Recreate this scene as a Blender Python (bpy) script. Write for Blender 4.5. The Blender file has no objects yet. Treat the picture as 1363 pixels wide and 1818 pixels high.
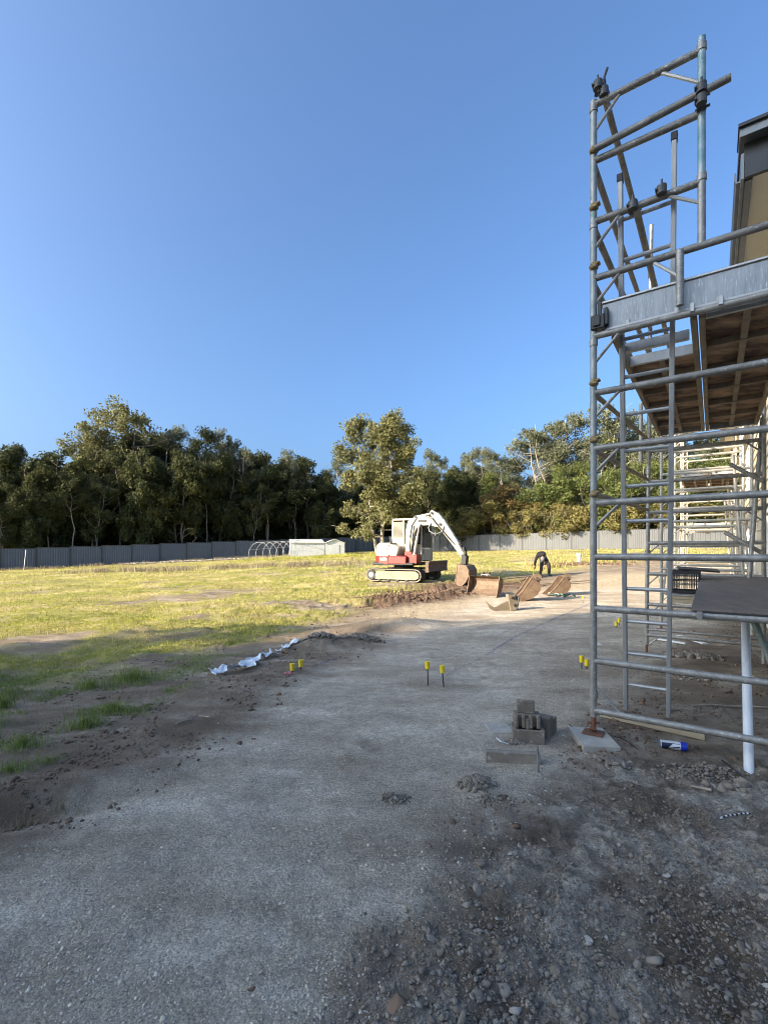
import bpy, bmesh, math, random
import numpy as np
from mathutils import Vector, Matrix, Euler

# ------------------------------------------------------------------ scene, camera, light
SC = bpy.context.scene
COL = SC.collection
CAMZ, FPX, CX, HY = 1.5, 828.0, 681.5, 975.0        # eye height, focal length (photo px), principal column, horizon row

cam_d = bpy.data.cameras.new('camera')
cam = bpy.data.objects.new('camera', cam_d); COL.objects.link(cam)
cam.location = (0, 0, CAMZ); cam.rotation_euler = (math.radians(90), 0, 0)
cam_d.sensor_fit = 'VERTICAL'; cam_d.sensor_height = 36.0
cam_d.lens = FPX / 1818 * 36; cam_d.shift_y = (HY - 909) / 1818
cam_d.clip_start = 0.05; cam_d.clip_end = 2000
SC.camera = cam

SUN_EL = math.radians(21.0)
SUN_AZ = math.atan2(-0.906, -0.423)                  # compass angle (from +Y towards +X) of the sun
world = bpy.data.worlds.new('World'); SC.world = world; world.use_nodes = True
wn = world.node_tree; bg = wn.nodes['Background']
sky = wn.nodes.new('ShaderNodeTexSky'); sky.sky_type = 'NISHITA'; sky.sun_disc = False
sky.sun_elevation = SUN_EL; sky.sun_rotation = SUN_AZ
sky.altitude = 20; sky.air_density = 0.82; sky.dust_density = 6.5; sky.ozone_density = 5.6
hs = wn.nodes.new('ShaderNodeMixRGB'); hs.blend_type = 'MULTIPLY'; hs.inputs[0].default_value = 1; hs.inputs[2].default_value = (.91, .98, .97, 1); wn.links.new(sky.outputs[0], hs.inputs[1])
wn.links.new(hs.outputs[0], bg.inputs[0]); bg.inputs[1].default_value = 0.115
sun_d = bpy.data.lights.new('sun', 'SUN'); sun_d.energy = 3.6; sun_d.angle = math.radians(0.5)
sun_d.color = (1.0, 0.84, 0.62)
sun = bpy.data.objects.new('sun', sun_d); COL.objects.link(sun)
SUND = Vector((math.sin(SUN_AZ) * math.cos(SUN_EL), math.cos(SUN_AZ) * math.cos(SUN_EL), math.sin(SUN_EL)))
sun.rotation_euler = SUND.to_track_quat('Z', 'Y').to_euler()
SC.view_settings.view_transform = 'Standard'; SC.view_settings.look = 'None'
SC.view_settings.exposure = 1.90; SC.view_settings.gamma = 1.0; SC.view_settings.use_curve_mapping = False
SC.cycles.filter_width = 1.0; SC.cycles.max_bounces = 6; SC.cycles.diffuse_bounces = 3; SC.cycles.transparent_max_bounces = 8

# ------------------------------------------------------------------ numpy noise
def _hash(ix, iy, seed):
    h = (ix.astype(np.int64) * 374761393 + iy.astype(np.int64) * 668265263 + seed * 974711) & 0xffffffff
    h = ((h ^ (h >> 13)) * 1274126177) & 0xffffffff
    h = (h ^ (h >> 16)) & 0xffffffff
    return h / 4294967296.0
def pnoise(x, y, seed=0):
    x = np.asarray(x, float); y = np.asarray(y, float)
    ix = np.floor(x); iy = np.floor(y); fx = x - ix; fy = y - iy
    u = fx * fx * fx * (fx * (fx * 6 - 15) + 10); v = fy * fy * fy * (fy * (fy * 6 - 15) + 10)
    def g(dx, dy):
        a = _hash(ix + dx, iy + dy, seed) * 2 * math.pi
        return np.cos(a) * (fx - dx) + np.sin(a) * (fy - dy)
    a = g(0, 0) * (1 - u) + g(1, 0) * u; b = g(0, 1) * (1 - u) + g(1, 1) * u
    return (a * (1 - v) + b * v) * 1.4
def fbm(x, y, freq, octs, seed=0, gain=0.5):
    s = 0; a = 1.0; t = 0
    for k in range(octs):
        s = s + a * pnoise(np.asarray(x) * freq, np.asarray(y) * freq, seed + k * 17); t += a; a *= gain; freq *= 2.03
    return s / t

# ------------------------------------------------------------------ terrain
CTRL = [(-8,-6,0),(0,-6,0),(8,-6,0),(-6,2,0),(0,2,0),(5,2,0),(-6,6,0),(0,6,0),(5,6,0),(0,9,0.0),(6,9,0.02),(-8,9,0),
        (0,13,.06),(8,14,.12),(-8,14,.0),(0,20,.16),(6,21,.27),(14,24,.62),(-15,25,-.05),(-25,30,-.15),(0,35,.75),(12,36,1.05),
        (-32.1,39,-.26),(-18,46.5,.40),(-8.5,51,.85),(.6,60,1.35),(9,54,1.28),(20,46,1.48),(29.1,38.7,1.6),(40,30,1.6),
        (-60,20,-.8),(-60,80,.3),(0,110,1.5),(60,80,1.8),(60,10,1.2),(20,8,.25),(12,9,.1),(60,-40,.3),(-60,-40,-.2),(0,-60,0)]
CP = np.array(CTRL, float)
def _tps(r): return np.where(r > 1e-9, r * r * np.log(np.maximum(r, 1e-9)), 0)
def _fit():
    n = len(CP); d = np.hypot(CP[:,0][:,None]-CP[:,0][None], CP[:,1][:,None]-CP[:,1][None])
    K = _tps(d) + np.eye(n) * 2.0; Pm = np.c_[np.ones(n), CP[:,:2]]
    A = np.zeros((n+3, n+3)); A[:n,:n] = K; A[:n,n:] = Pm; A[n:,:n] = Pm.T
    return np.linalg.solve(A, np.r_[CP[:,2], 0, 0, 0])
TW = _fit()
# local lumps and hollows: x, y, sx, sy, height, angle
def base_z(x, y):
    x = np.asarray(x, float); y = np.asarray(y, float)
    z = TW[-3] + TW[-2] * x + TW[-1] * y
    for i in range(len(CP)):
        z = z + TW[i] * _tps(np.hypot(x - CP[i,0], y - CP[i,1]))
    return np.clip(z, -0.9, 1.9)
def G(u, v):
    """ground point seen at photo pixel (u, v)"""
    z = 0.0; Y = 5
    for _ in range(30):
        Y = 0.5 * Y + 0.5 * (CAMZ - z) * FPX / max(v - HY, 2.0); Y = min(Y, 75)
        z = float(base_z((u - CX) / FPX * Y, Y))
    return ((u - CX) / FPX * Y, Y)
def at(u, v, Y): return Vector(((u - CX) / FPX * Y, Y, CAMZ - (v - HY) / FPX * Y))
BUMPS = []
def bump(u, v, sx, sy, h, ang=0):
    x, y = G(u, v); BUMPS.append((x, y, sx, sy, h, math.radians(ang)))
bump(585, 1150, .75, .16, .10, 25); bump(640, 1138, .55, .2, .10, 30); bump(560, 1142, .3, .16, .10, 10)
bump(700, 1112, 1.0, .45, .16, 15); bump(465, 1200, .6, .14, .06, 35); bump(420, 1222, .6, .25, .06, 20)
bump(120, 1395, .9, .16, .07, 25); bump(60, 1440, .6, .14, -.07, 25); bump(330, 1290, 1.0, .12, .03, 30)
bump(752, 1043, .8, .7, -.38, 0); bump(690, 1066, 1.1, .32, .13, 8); bump(790, 1059, 1.0, .34, .14, -4); bump(905, 1046, .7, .3, .08, 0); bump(560, 1150, .35, .2, .09, 10); bump(665, 1072, .35, .5, -.12, 0); bump(910, 1030, .9, 1.0, -.25, 0)
bump(1180, 1000, 3.2, .9, .25, -5); bump(1000, 1008, 3.0, .8, .22, -10); bump(1010, 1032, 1.8, .25, -.1, 0)
bump(845, 1400, .13, .1, .04, 0); bump(700, 1418, .08, .06, .015, 0)
bump(1220, 1180, .45, .3, .07, 0); bump(1240, 1300, .7, .3, -.03, 0)
def ground_z(x, y):
    x = np.asarray(x, float); y = np.asarray(y, float)
    z = base_z(x, y)
    for bx, by, sx, sy, h, a in BUMPS:
        dx = x - bx; dy = y - by; p = dx * math.cos(a) + dy * math.sin(a); q = -dx * math.sin(a) + dy * math.cos(a)
        z = z + h * np.exp(-(p / sx) ** 2 - (q / sy) ** 2)
    return z
def gz(x, y): return float(ground_z(x, y))
def poly_mask(x, y, pts, soft=0.15, rel=0.02):
    """soft inside mask of a world polygon (1 inside)"""
    x = np.asarray(x, float); y = np.asarray(y, float)
    ins = np.zeros(x.shape, bool); dist = np.full(x.shape, 1e9)
    n = len(pts)
    for i in range(n):
        x0, y0 = pts[i]; x1, y1 = pts[(i + 1) % n]
        ex, ey = x1 - x0, y1 - y0; L = ex * ex + ey * ey + 1e-12
        t = np.clip(((x - x0) * ex + (y - y0) * ey) / L, 0, 1)
        dist = np.minimum(dist, np.hypot(x - x0 - t * ex, y - y0 - t * ey))
        c = ((y0 > y) != (y1 > y)) & (x < (x1 - x0) * (y - y0) / (y1 - y0 + 1e-12) + x0)
        ins ^= c
    sd = np.where(ins, dist, -dist)
    s = soft + rel * np.hypot(x, y)
    return np.clip(sd / s * 0.5 + 0.5, 0, 1)
PX = lambda L: [G(u, v) for u, v in L]
GRAVEL = PX([(-330,1818),(-60,1570),(120,1465),(280,1375),(400,1300),(500,1230),(600,1180),(700,1125),(790,1085),(880,1062),(960,1052),(1130,1040),(1280,1030),(1330,1075),(1250,1120),(1130,1160),(1090,1230),(1050,1290),(1010,1400),(930,1440),(860,1500),(830,1580),(700,1640),(650,1818)]) + [(-.1,.2),(-.1,-6),(-9,-6),(-7,0)]
ROUGH = PX([(1040,1375),(960,1392),(890,1420),(850,1490),(815,1590),(690,1650),(640,1818)]) + [(-.2,.3),(0,-3),(7,-3),(7,2.6)] + PX([(1400,1330),(1250,1345),(1130,1340)])
LAWN = PX([(-400,1320),(-150,1262),(0,1226),(120,1205),(300,1170),(440,1146),(520,1122),(600,1096),(690,1066),(770,1046),(860,1036),(930,1026),(1000,1014),(1060,1006),(1180,1001),(1300,1000)]) + [(45,24),(60,60),(0,90),(-70,90),(-70,15)]
DUG = PX([(650,1082),(640,1060),(690,1044),(770,1036),(850,1030),(950,1022),(960,1040),(880,1055),(800,1066),(720,1074)])
DARKRUT = PX([(-260,1560),(-20,1395),(110,1352),(260,1312),(400,1262),(470,1222),(490,1238),(420,1290),(300,1336),(150,1412),(0,1500),(-200,1640)])
LITSOIL = PX([(640,1110),(700,1078),(820,1062),(900,1054),(1060,1020),(1250,1012),(1300,1060),(1100,1110),(850,1120)])  # sunlit stretch of ground, the sun on it painted in as paler tan

# ------------------------------------------------------------------ materials
MATS = {}
def nodes_of(m): m.use_nodes = True; return m.node_tree.nodes, m.node_tree.links
def mat(name, c1, c2=None, rough=.7, metal=0.0, scale=6.0, bump_s=0.0, bump_d=.01, detail=6.0, c3=None, stretch=None, spec=.5, contrast=.22, trans=0.0, emit=None):
    m = bpy.data.materials.new(name); N, L = nodes_of(m); b = N['Principled BSDF']
    c2 = c2 or tuple(x * .7 for x in c1)
    tc = N.new('ShaderNodeTexCoord'); mp = N.new('ShaderNodeMapping'); L.new(tc.outputs['Object'], mp.inputs[0])
    if stretch: mp.inputs['Scale'].default_value = stretch
    nz = N.new('ShaderNodeTexNoise'); nz.inputs['Scale'].default_value = scale; nz.inputs['Detail'].default_value = detail; nz.inputs['Roughness'].default_value = .62
    L.new(mp.outputs[0], nz.inputs['Vector'])
    r = N.new('ShaderNodeValToRGB'); r.color_ramp.elements[0].position = .5 - contrast; r.color_ramp.elements[1].position = .5 + contrast
    r.color_ramp.elements[0].color = (*c2, 1); r.color_ramp.elements[1].color = (*c1, 1)
    L.new(nz.outputs[0], r.inputs[0]); out = r.outputs[0]
    if c3:
        n2 = N.new('ShaderNodeTexNoise'); n2.inputs['Scale'].default_value = scale * 3.7; n2.inputs['Detail'].default_value = 4
        L.new(mp.outputs[0], n2.inputs['Vector'])
        r2 = N.new('ShaderNodeValToRGB'); r2.color_ramp.elements[0].position = .60; r2.color_ramp.elements[1].position = .74
        L.new(n2.outputs[0], r2.inputs[0])
        mx = N.new('ShaderNodeMixRGB'); mx.inputs[2].default_value = (*c3, 1); L.new(r2.outputs[0], mx.inputs[0]); L.new(out, mx.inputs[1]); out = mx.outputs[0]
    L.new(out, b.inputs['Base Color'])
    b.inputs['Roughness'].default_value = rough; b.inputs['Metallic'].default_value = metal; b.inputs['Specular IOR Level'].default_value = spec
    if trans: b.inputs['Transmission Weight'].default_value = trans
    if bump_s:
        bp = N.new('ShaderNodeBump'); bp.inputs['Strength'].default_value = bump_s; bp.inputs['Distance'].default_value = bump_d
        n3 = N.new('ShaderNodeTexNoise'); n3.inputs['Scale'].default_value = scale * 4; n3.inputs['Detail'].default_value = 5; L.new(mp.outputs[0], n3.inputs['Vector'])
        L.new(n3.outputs[0], bp.inputs['Height']); L.new(bp.outputs[0], b.inputs['Normal'])
    MATS[name] = m; return m

mat('galv', (.37,.35,.315), (.18,.172,.16), .5, .35, 14, .25, .002, c3=(.50,.50,.48))
mat('galv_old', (.30,.285,.26), (.12,.115,.11), .6, .3, 9, .3, .002, c3=(.46,.45,.41))
mat('galv_green', (.34,.35,.32), (.12,.18,.15), .6, .3, 7, .25, .002, c3=(.42,.42,.40))
mat('galv_blue', (.36,.40,.41), (.10,.22,.25), .55, .3, 9, .25, .002, c3=(.5,.5,.5))
mat('galv_far', (.38,.36,.315), (.26,.24,.21), .55, .25, 10, .2, .002)
mat('alu', (.48,.48,.47), (.32,.32,.32), .42, .5, 10, .15, .001, stretch=(1,1,.2))
mat('alu_plank', (.34,.36,.38), (.20,.22,.24), .45, .35, 7, .15, .001, c3=(.52,.54,.56), stretch=(5,5,.6))
mat('galv_tint', (.36,.365,.35), (.18,.20,.19), .52, .35, 9, .25, .002, c3=(.10,.24,.19))
mat('clip_brown', (.36,.26,.12), (.16,.11,.05), .75, .1, 20, .3, .003)
mat('coupler', (.12,.115,.11), (.05,.05,.05), .6, .4, 30, .4, .003)
mat('rust', (.22,.09,.045), (.10,.045,.03), .85, .1, 25, .5, .003)
mat('black_plastic', (.022,.022,.024), (.014,.014,.015), .45)
mat('ply_under', (.48,.30,.17), (.11,.062,.038), .8, 0, 2.6, .2, .003, stretch=(1,1.6,1), contrast=.10)
mat('timber_old', (.40,.31,.215), (.20,.15,.105), .85, 0, 6, .35, .003, stretch=(1,1,1))
mat('timber_new', (.38,.31,.21), (.27,.215,.14), .75, 0, 6, .2, .002)
mat('ply_top', (.19,.15,.115), (.085,.068,.055), .7, 0, 5, .3, .002, c3=(.20,.185,.17), stretch=(6,.9,1))
mat('fascia', (.032,.034,.038), (.02,.021,.023), .5, .1, 8)
mat('flashing', (.20,.215,.225), (.14,.15,.16), .45, .4, 8)
mat('soffit', (.78,.72,.58), (.72,.65,.52), .8, 0, 1.5)
mat('cladding', (.58,.51,.37), (.52,.45,.32), .75, 0, 2, .1, .002)
mat('window_glass', (.05,.07,.08), (.03,.04,.05), .06, 0, 2, spec=.9)
mat('white_paint', (.74,.73,.70), (.60,.58,.54), .5, 0, 8)
mat('concrete', (.30,.25,.195), (.17,.14,.105), .92, 0, 9, .5, .006, c3=(.38,.37,.35))
mat('concrete_dark', (.22,.18,.14), (.12,.097,.075), .93, 0, 9, .6, .006, c3=(.34,.29,.235))
mat('paver', (.42,.385,.33), (.27,.245,.205), .92, 0, 7, .5, .005, c3=(.42,.41,.39))
mat('pvc', (.70,.71,.72), (.62,.63,.64), .35, 0, 6)
mat('yellow', (.80,.62,.02), (.68,.50,.02), .45, 0, 12)
mat('rebar', (.035,.03,.03), (.02,.018,.018), .8, .3, 30)
mat('can_white', (.72,.74,.78), (.62,.64,.70), .35, .2, 10)
mat('can_navy', (.012,.02,.055), (.01,.015,.04), .35, .2, 10)
mat('can_blue', (.01,.035,.42), (.01,.03,.34), .4, 0, 10)
mat('plastic_sheet', (.70,.74,.78), (.45,.50,.56), .55, 0, 9, .4, .01)
mat('exc_white', (.40,.38,.315), (.31,.285,.225), .5, 0, 4, .1, .003, c3=(.22,.18,.13))
mat('exc_red', (.21,.018,.013), (.13,.014,.011), .45, 0, 6, c3=(.20,.05,.035))
mat('exc_dark', (.035,.034,.032), (.02,.02,.02), .6, .1, 8)
mat('rubber', (.05,.046,.04), (.025,.024,.022), .85, 0, 12, .5, .01, c3=(.16,.12,.08))
mat('track_frame', (.27,.24,.18), (.18,.15,.105), .7, 0, 5, .3, .006)
mat('chrome', (.75,.75,.74), (.6,.6,.6), .18, .9, 6)
mat('blade', (.17,.11,.075), (.075,.055,.045), .75, .2, 5, .4, .006, c3=(.26,.20,.15))
mat('bucket', (.23,.155,.10), (.11,.07,.045), .72, .2, 7, .4, .006, c3=(.31,.235,.16))
mat('bucket_grey', (.29,.245,.185), (.17,.135,.095), .7, .2, 5, .4, .006, c3=(.30,.17,.10))
mat('glass_cab', (.03,.035,.04), (.02,.025,.03), .08, 0, 2, spec=.9)
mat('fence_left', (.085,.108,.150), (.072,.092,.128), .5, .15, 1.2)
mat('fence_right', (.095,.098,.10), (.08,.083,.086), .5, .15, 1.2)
mat('fence_post', (.045,.048,.052), (.035,.038,.042), .5, .2, 3)
mat('shed', (.62,.63,.62), (.54,.55,.54), .5, .2, 1.0)
mat('hoop', (.36,.37,.37), (.28,.29,.29), .5, .2, 5)
mat('bark', (.30,.25,.19), (.12,.095,.07), .9, 0, 3, .6, .03, stretch=(3,3,.5))
mat('bark_pale', (.48,.43,.35), (.24,.20,.15), .85, 0, 3, .5, .02, stretch=(3,3,.5))
mat('cloth_black', (.014,.014,.017), (.008,.008,.010), .9, 0, 14, .4, .01)
mat('cloth_trouser', (.045,.042,.042), (.028,.026,.026), .9, 0, 14, .4, .01)
mat('skin', (.42,.24,.16), (.36,.20,.13), .6, 0, 14)
mat('cap_grey', (.16,.16,.165), (.12,.12,.125), .9, 0, 14)
mat('stick', (.36,.31,.24), (.22,.18,.13), .9, 0, 12)
mat('green_sling', (.10,.26,.22), (.05,.14,.12), .8, 0, 12)
mat('pale_rag', (.55,.56,.52), (.42,.43,.40), .8, 0, 9)
mat('pink', (.50,.16,.20), (.38,.10,.14), .6, 0, 12)
mat('rope_black', (.02,.02,.02), (.012,.012,.012), .7)

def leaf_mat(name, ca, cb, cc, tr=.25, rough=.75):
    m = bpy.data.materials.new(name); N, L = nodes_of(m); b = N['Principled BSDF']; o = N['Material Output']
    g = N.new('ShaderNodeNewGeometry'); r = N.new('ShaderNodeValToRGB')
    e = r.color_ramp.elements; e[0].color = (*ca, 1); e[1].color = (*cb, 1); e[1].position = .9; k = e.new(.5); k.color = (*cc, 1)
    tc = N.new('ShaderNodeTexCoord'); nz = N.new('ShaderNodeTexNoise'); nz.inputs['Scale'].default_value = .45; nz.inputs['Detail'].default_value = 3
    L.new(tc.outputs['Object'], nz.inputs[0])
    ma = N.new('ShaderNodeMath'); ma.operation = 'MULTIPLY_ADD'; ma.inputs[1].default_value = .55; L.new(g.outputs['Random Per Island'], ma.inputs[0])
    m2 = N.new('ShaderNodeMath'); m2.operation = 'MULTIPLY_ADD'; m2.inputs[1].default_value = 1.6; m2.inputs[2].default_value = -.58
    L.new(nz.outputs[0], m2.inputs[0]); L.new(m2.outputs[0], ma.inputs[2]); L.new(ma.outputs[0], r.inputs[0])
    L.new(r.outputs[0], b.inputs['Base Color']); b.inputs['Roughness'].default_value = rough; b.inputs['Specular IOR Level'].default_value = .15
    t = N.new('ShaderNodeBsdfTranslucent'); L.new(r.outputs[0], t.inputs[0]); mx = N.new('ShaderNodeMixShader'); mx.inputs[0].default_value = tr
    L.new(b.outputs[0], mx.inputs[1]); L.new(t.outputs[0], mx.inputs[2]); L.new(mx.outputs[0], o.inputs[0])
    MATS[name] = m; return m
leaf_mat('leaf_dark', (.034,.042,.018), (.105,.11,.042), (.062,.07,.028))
leaf_mat('leaf_grey', (.07,.08,.05), (.20,.205,.125), (.13,.138,.08))
leaf_mat('leaf_olive', (.09,.09,.038), (.25,.235,.105), (.16,.155,.062))
leaf_mat('leaf_green', (.055,.075,.022), (.17,.185,.06), (.10,.12,.036))
leaf_mat('leaf_gold', (.12,.10,.035), (.27,.24,.09), (.18,.155,.055))
leaf_mat('leaf_rust', (.11,.075,.03), (.24,.17,.065), (.165,.115,.045))
def clear_glass():
    m = bpy.data.materials.new('cab_glass'); N, L = nodes_of(m); b = N['Principled BSDF']; o = N['Material Output']; b.inputs['Base Color'].default_value = (.02,.025,.03,1); b.inputs['Roughness'].default_value = .05
    t = N.new('ShaderNodeBsdfTransparent'); t.inputs[0].default_value = (.62,.68,.70,1); x = N.new('ShaderNodeMixShader'); x.inputs[0].default_value = .62; L.new(t.outputs[0], x.inputs[1]); L.new(b.outputs[0], x.inputs[2]); L.new(x.outputs[0], o.inputs[0]); MATS['cab_glass'] = m
clear_glass()
leaf_mat('grass_lit', (.22,.23,.04), (.56,.51,.14), (.37,.37,.08), .3)
leaf_mat('grass_dry', (.30,.26,.10), (.54,.46,.20), (.42,.36,.14), .3)
leaf_mat('grass_weed', (.09,.13,.035), (.34,.38,.12), (.18,.24,.06), .35)
leaf_mat('straw', (.16,.13,.08), (.40,.34,.22), (.27,.22,.14), .2)

# ------------------------------------------------------------------ object helpers
def tag(o, label=None, cat=None, group=None, kind=None):
    if label: o['label'] = label
    if cat: o['category'] = cat
    if group: o['group'] = group
    if kind: o['kind'] = kind
    return o
def thing(name, label, cat, loc=(0,0,0), rz=0, group=None, kind=None):
    o = bpy.data.objects.new(name, None); o.empty_display_size = .1; COL.objects.link(o)
    o.location = loc; o.rotation_euler = (0, 0, rz)
    return tag(o, label, cat, group, kind)
def mesh_np(name, V, F, material, smooth=False, angle=None):
    me = bpy.data.meshes.new(name)
    V = np.ascontiguousarray(V, np.float32); F = np.ascontiguousarray(F, np.int32); k = F.shape[1]
    me.vertices.add(len(V)); me.vertices.foreach_set('co', V.ravel())
    me.loops.add(F.size); me.loops.foreach_set('vertex_index', F.ravel())
    me.polygons.add(len(F)); me.polygons.foreach_set('loop_start', np.arange(len(F), dtype=np.int32) * k)
    me.update(calc_edges=True)
    if smooth: me.polygons.foreach_set('use_smooth', np.ones(len(F), bool))
    if material is not None: me.materials.append(MATS[material] if isinstance(material, str) else material)
    return me
def link(name, me, parent=None):
    o = bpy.data.objects.new(name, me); COL.objects.link(o)
    if parent is not None: o.parent = parent
    return o
class MB:
    """collects shapes into one mesh"""
    def __init__(s): s.v = []; s.f = []; s.mi = []; s.cur = 0
    def _add(s, vs, fs):
        n = len(s.v); s.v += [tuple(p) for p in vs]; s.f += [tuple(i + n for i in f) for f in fs]; s.mi += [s.cur] * len(fs)
    def box(s, c, d, R=None, bev=0.0):
        c = Vector(c); hx, hy, hz = d[0]/2, d[1]/2, d[2]/2
        if R is not None and not isinstance(R, Matrix): R = Euler(R).to_matrix()
        if bev <= 0:
            vs = [Vector((x*hx, y*hy, z*hz)) for x in (-1,1) for y in (-1,1) for z in (-1,1)]
            fs = [(0,1,3,2),(4,6,7,5),(0,4,5,1),(2,3,7,6),(0,2,6,4),(1,5,7,3)]
        else:
            b = min(bev, hx*.9, hy*.9, hz*.9); bm = bmesh.new(); bmesh.ops.create_cube(bm, size=1)
            for q in bm.verts: q.co = Vector((q.co.x*d[0], q.co.y*d[1], q.co.z*d[2]))
            bmesh.ops.bevel(bm, geom=bm.edges[:], offset=b, segments=1, affect='EDGES')
            bm.verts.index_update(); vs = [q.co.copy() for q in bm.verts]; fs = [tuple(q.index for q in f.verts) for f in bm.faces]; bm.free()
        if R is not None: vs = [R @ p for p in vs]
        s._add([p + c for p in vs], fs); return s
    def hexa(s, P8):
        s._add(P8, [(3,2,1,0),(4,5,6,7),(0,1,5,4),(1,2,6,5),(2,3,7,6),(3,0,4,7)]); return s
    def tube(s, p0, p1, r, n=10, r1=None, cap=True, hollow=0):
        p0 = Vector(p0); p1 = Vector(p1); r1 = r if r1 is None else r1; d = (p1 - p0)
        if d.length < 1e-6: return s
        q = d.to_track_quat('Z', 'Y'); vs = []
        for p, rr in ((p0, r), (p1, r1)):
            for k in range(n):
                a = 2*math.pi*k/n; vs.append(p + q @ Vector((rr*math.cos(a), rr*math.sin(a), 0)))
        fs = [(k, (k+1) % n, n + (k+1) % n, n + k) for k in range(n)]
        if cap: fs += [tuple(range(n))[::-1], tuple(range(n, 2*n))]
        s._add(vs, fs); return s
    def path(s, pts, r, n=6):
        pts = [Vector(p) for p in pts]; vs = []; m = len(pts)
        rr = r if isinstance(r, (list, tuple)) else [r] * m
        up = None
        for i, p in enumerate(pts):
            d = (pts[min(i+1, m-1)] - pts[max(i-1, 0)]).normalized()
            a = Vector((0,0,1)) if abs(d.z) < .9 else Vector((1,0,0))
            x = d.cross(a).normalized()
            if up is not None and x.dot(up) < 0: x = -x
            up = x; y = d.cross(x).normalized()
            for k in range(n):
                t = 2*math.pi*k/n; vs.append(p + x*rr[i]*math.cos(t) + y*rr[i]*math.sin(t))
        fs = [(i*n+k, i*n+(k+1) % n, (i+1)*n+(k+1) % n, (i+1)*n+k) for i in range(m-1) for k in range(n)]
        fs += [tuple(range(n))[::-1], tuple(range((m-1)*n, m*n))]
        s._add(vs, fs); return s
    def prism(s, pts2, y0, y1, f=None):
        """closed outline in local x-z, extruded from y0 to y1"""
        n = len(pts2); vs = [Vector((p[0], y0, p[1])) for p in pts2] + [Vector((p[0], y1, p[1])) for p in pts2]
        if f: vs = [f(p) for p in vs]
        fs = [(k, (k+1) % n, n + (k+1) % n, n + k) for k in range(n)] + [tuple(range(n))[::-1], tuple(range(n, 2*n))]
        s._add(vs, fs); return s
    def mesh(s, name, mats, smooth=True, ang=40):
        me = bpy.data.meshes.new(name); me.from_pydata(s.v, [], s.f)
        for m in (mats if isinstance(mats, (list, tuple)) else [mats]): me.materials.append(MATS[m] if isinstance(m, str) else m)
        if len(set(s.mi)) > 1: me.polygons.foreach_set('material_index', s.mi)
        bm = bmesh.new(); bm.from_mesh(me); bmesh.ops.recalc_face_normals(bm, faces=bm.faces[:]); bm.to_mesh(me); bm.free()
        if smooth:
            me.polygons.foreach_set('use_smooth', [True] * len(me.polygons)); me.set_sharp_from_angle(angle=math.radians(ang))
        return me
    def build(s, name, mats, parent=None, smooth=True, local=False, ang=40):
        """vertices are world coordinates unless local=True"""
        if parent is not None and not local:
            M = (Matrix.Translation(parent.location) @ parent.rotation_euler.to_matrix().to_4x4()).inverted()
            if parent.parent is not None:
                pp = parent.parent; M = M @ (Matrix.Translation(pp.location) @ pp.rotation_euler.to_matrix().to_4x4()).inverted()
            s.v = [tuple(M @ Vector(p)) for p in s.v]
        return link(name, s.mesh(name, mats, smooth, ang), parent)
    def solo(s, name, mats, label, cat, group=None, kind=None, smooth=True, origin=None, ang=40):
        """a top-level thing that is one mesh; origin goes to its base"""
        V = np.array(s.v); o = Vector(origin) if origin is not None else Vector((V[:,0].mean(), V[:,1].mean(), V[:,2].min()))
        s.v = [tuple(Vector(p) - o) for p in s.v]
        ob = link(name, s.mesh(name, mats, smooth, ang)); ob.location = o
        return tag(ob, label, cat, group, kind)
# ------------------------------------------------------------------ ground sheet
def axis(dense0, dense1, step, grow, lo, hi, cap=9):
    a = list(np.arange(dense0, dense1, step)); s = step; x = a[-1]
    while x < hi: s = min(s * grow, cap); x += s; a.append(x)
    s = step; x = dense0; b = []
    while x > lo: s = min(s * (grow * 1.03), cap); x -= s; b.append(x)
    return np.array(b[::-1] + a)
gxs = axis(-2.6, 3.4, .021, 1.026, -320, 320); gys = axis(1.2, 5.6, .021, 1.016, -120, 420)
GX, GY = np.meshgrid(gxs, gys)
wob = lambda s, a, f: a * fbm(GX, GY, f, 4, s)
gw_x = GX + wob(1, .35, .9) + wob(31, .12, 4); gw_y = GY + wob(2, .35, .9) + wob(32, .12, 4)
m_gravel = poly_mask(gw_x, gw_y, GRAVEL, .16); m_rough = poly_mask(gw_x, gw_y, ROUGH, .14)
m_grass = poly_mask(gw_x + .5 * fbm(GX, GY, 1.7, 4, 61), gw_y + .8 * fbm(GX, GY, 1.1, 4, 62), LAWN, .25, .025); m_dug = poly_mask(gw_x, gw_y, DUG, .1, .02); m_rut = poly_mask(gw_x, gw_y, DARKRUT, .22, .02) * np.clip(.75 + 1.2 * fbm(GX, GY, 1.5, 3, 55), 0, 1); m_lit = poly_mask(gw_x, gw_y, LITSOIL, .3, .03)
m_gravel = m_gravel * (1 - m_rough)
dist = np.hypot(GX, GY); near = np.clip(1 - (dist - 6) / 10, 0.15, 1)
GZ = ground_z(GX, GY)
rut = fbm(GX * .55 + GY * 1.2, GX * -.8 + GY * .35, 1.1, 3, 5)      # wheel ruts run along the track
AX = GX * .545 + GY * .839; AY = -GX * .839 + GY * .545               # along and across the track
scuff = fbm(AX * .35, AY * 2.4, 2.2, 4, 63) + .6 * np.where(np.abs(AY - .55 - .12 * np.sin(AX * .5)) < .13, -.5 + .3 * np.sin(AX * 42), 0) + .6 * np.where(np.abs(AY - 1.95 - .10 * np.sin(AX * .55)) < .12, -.5 + .3 * np.sin(AX * 42), 0)
GZ = GZ + m_gravel * (.018 * fbm(GX, GY, 1.3, 3, 11) + .02 * rut + .008 * scuff + .0065 * fbm(GX, GY, 9, 3, 12))
lump = np.abs(fbm(GX, GY, 2.6, 4, 21, .55)); lump2 = fbm(GX, GY, 11, 3, 22, .6)
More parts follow.
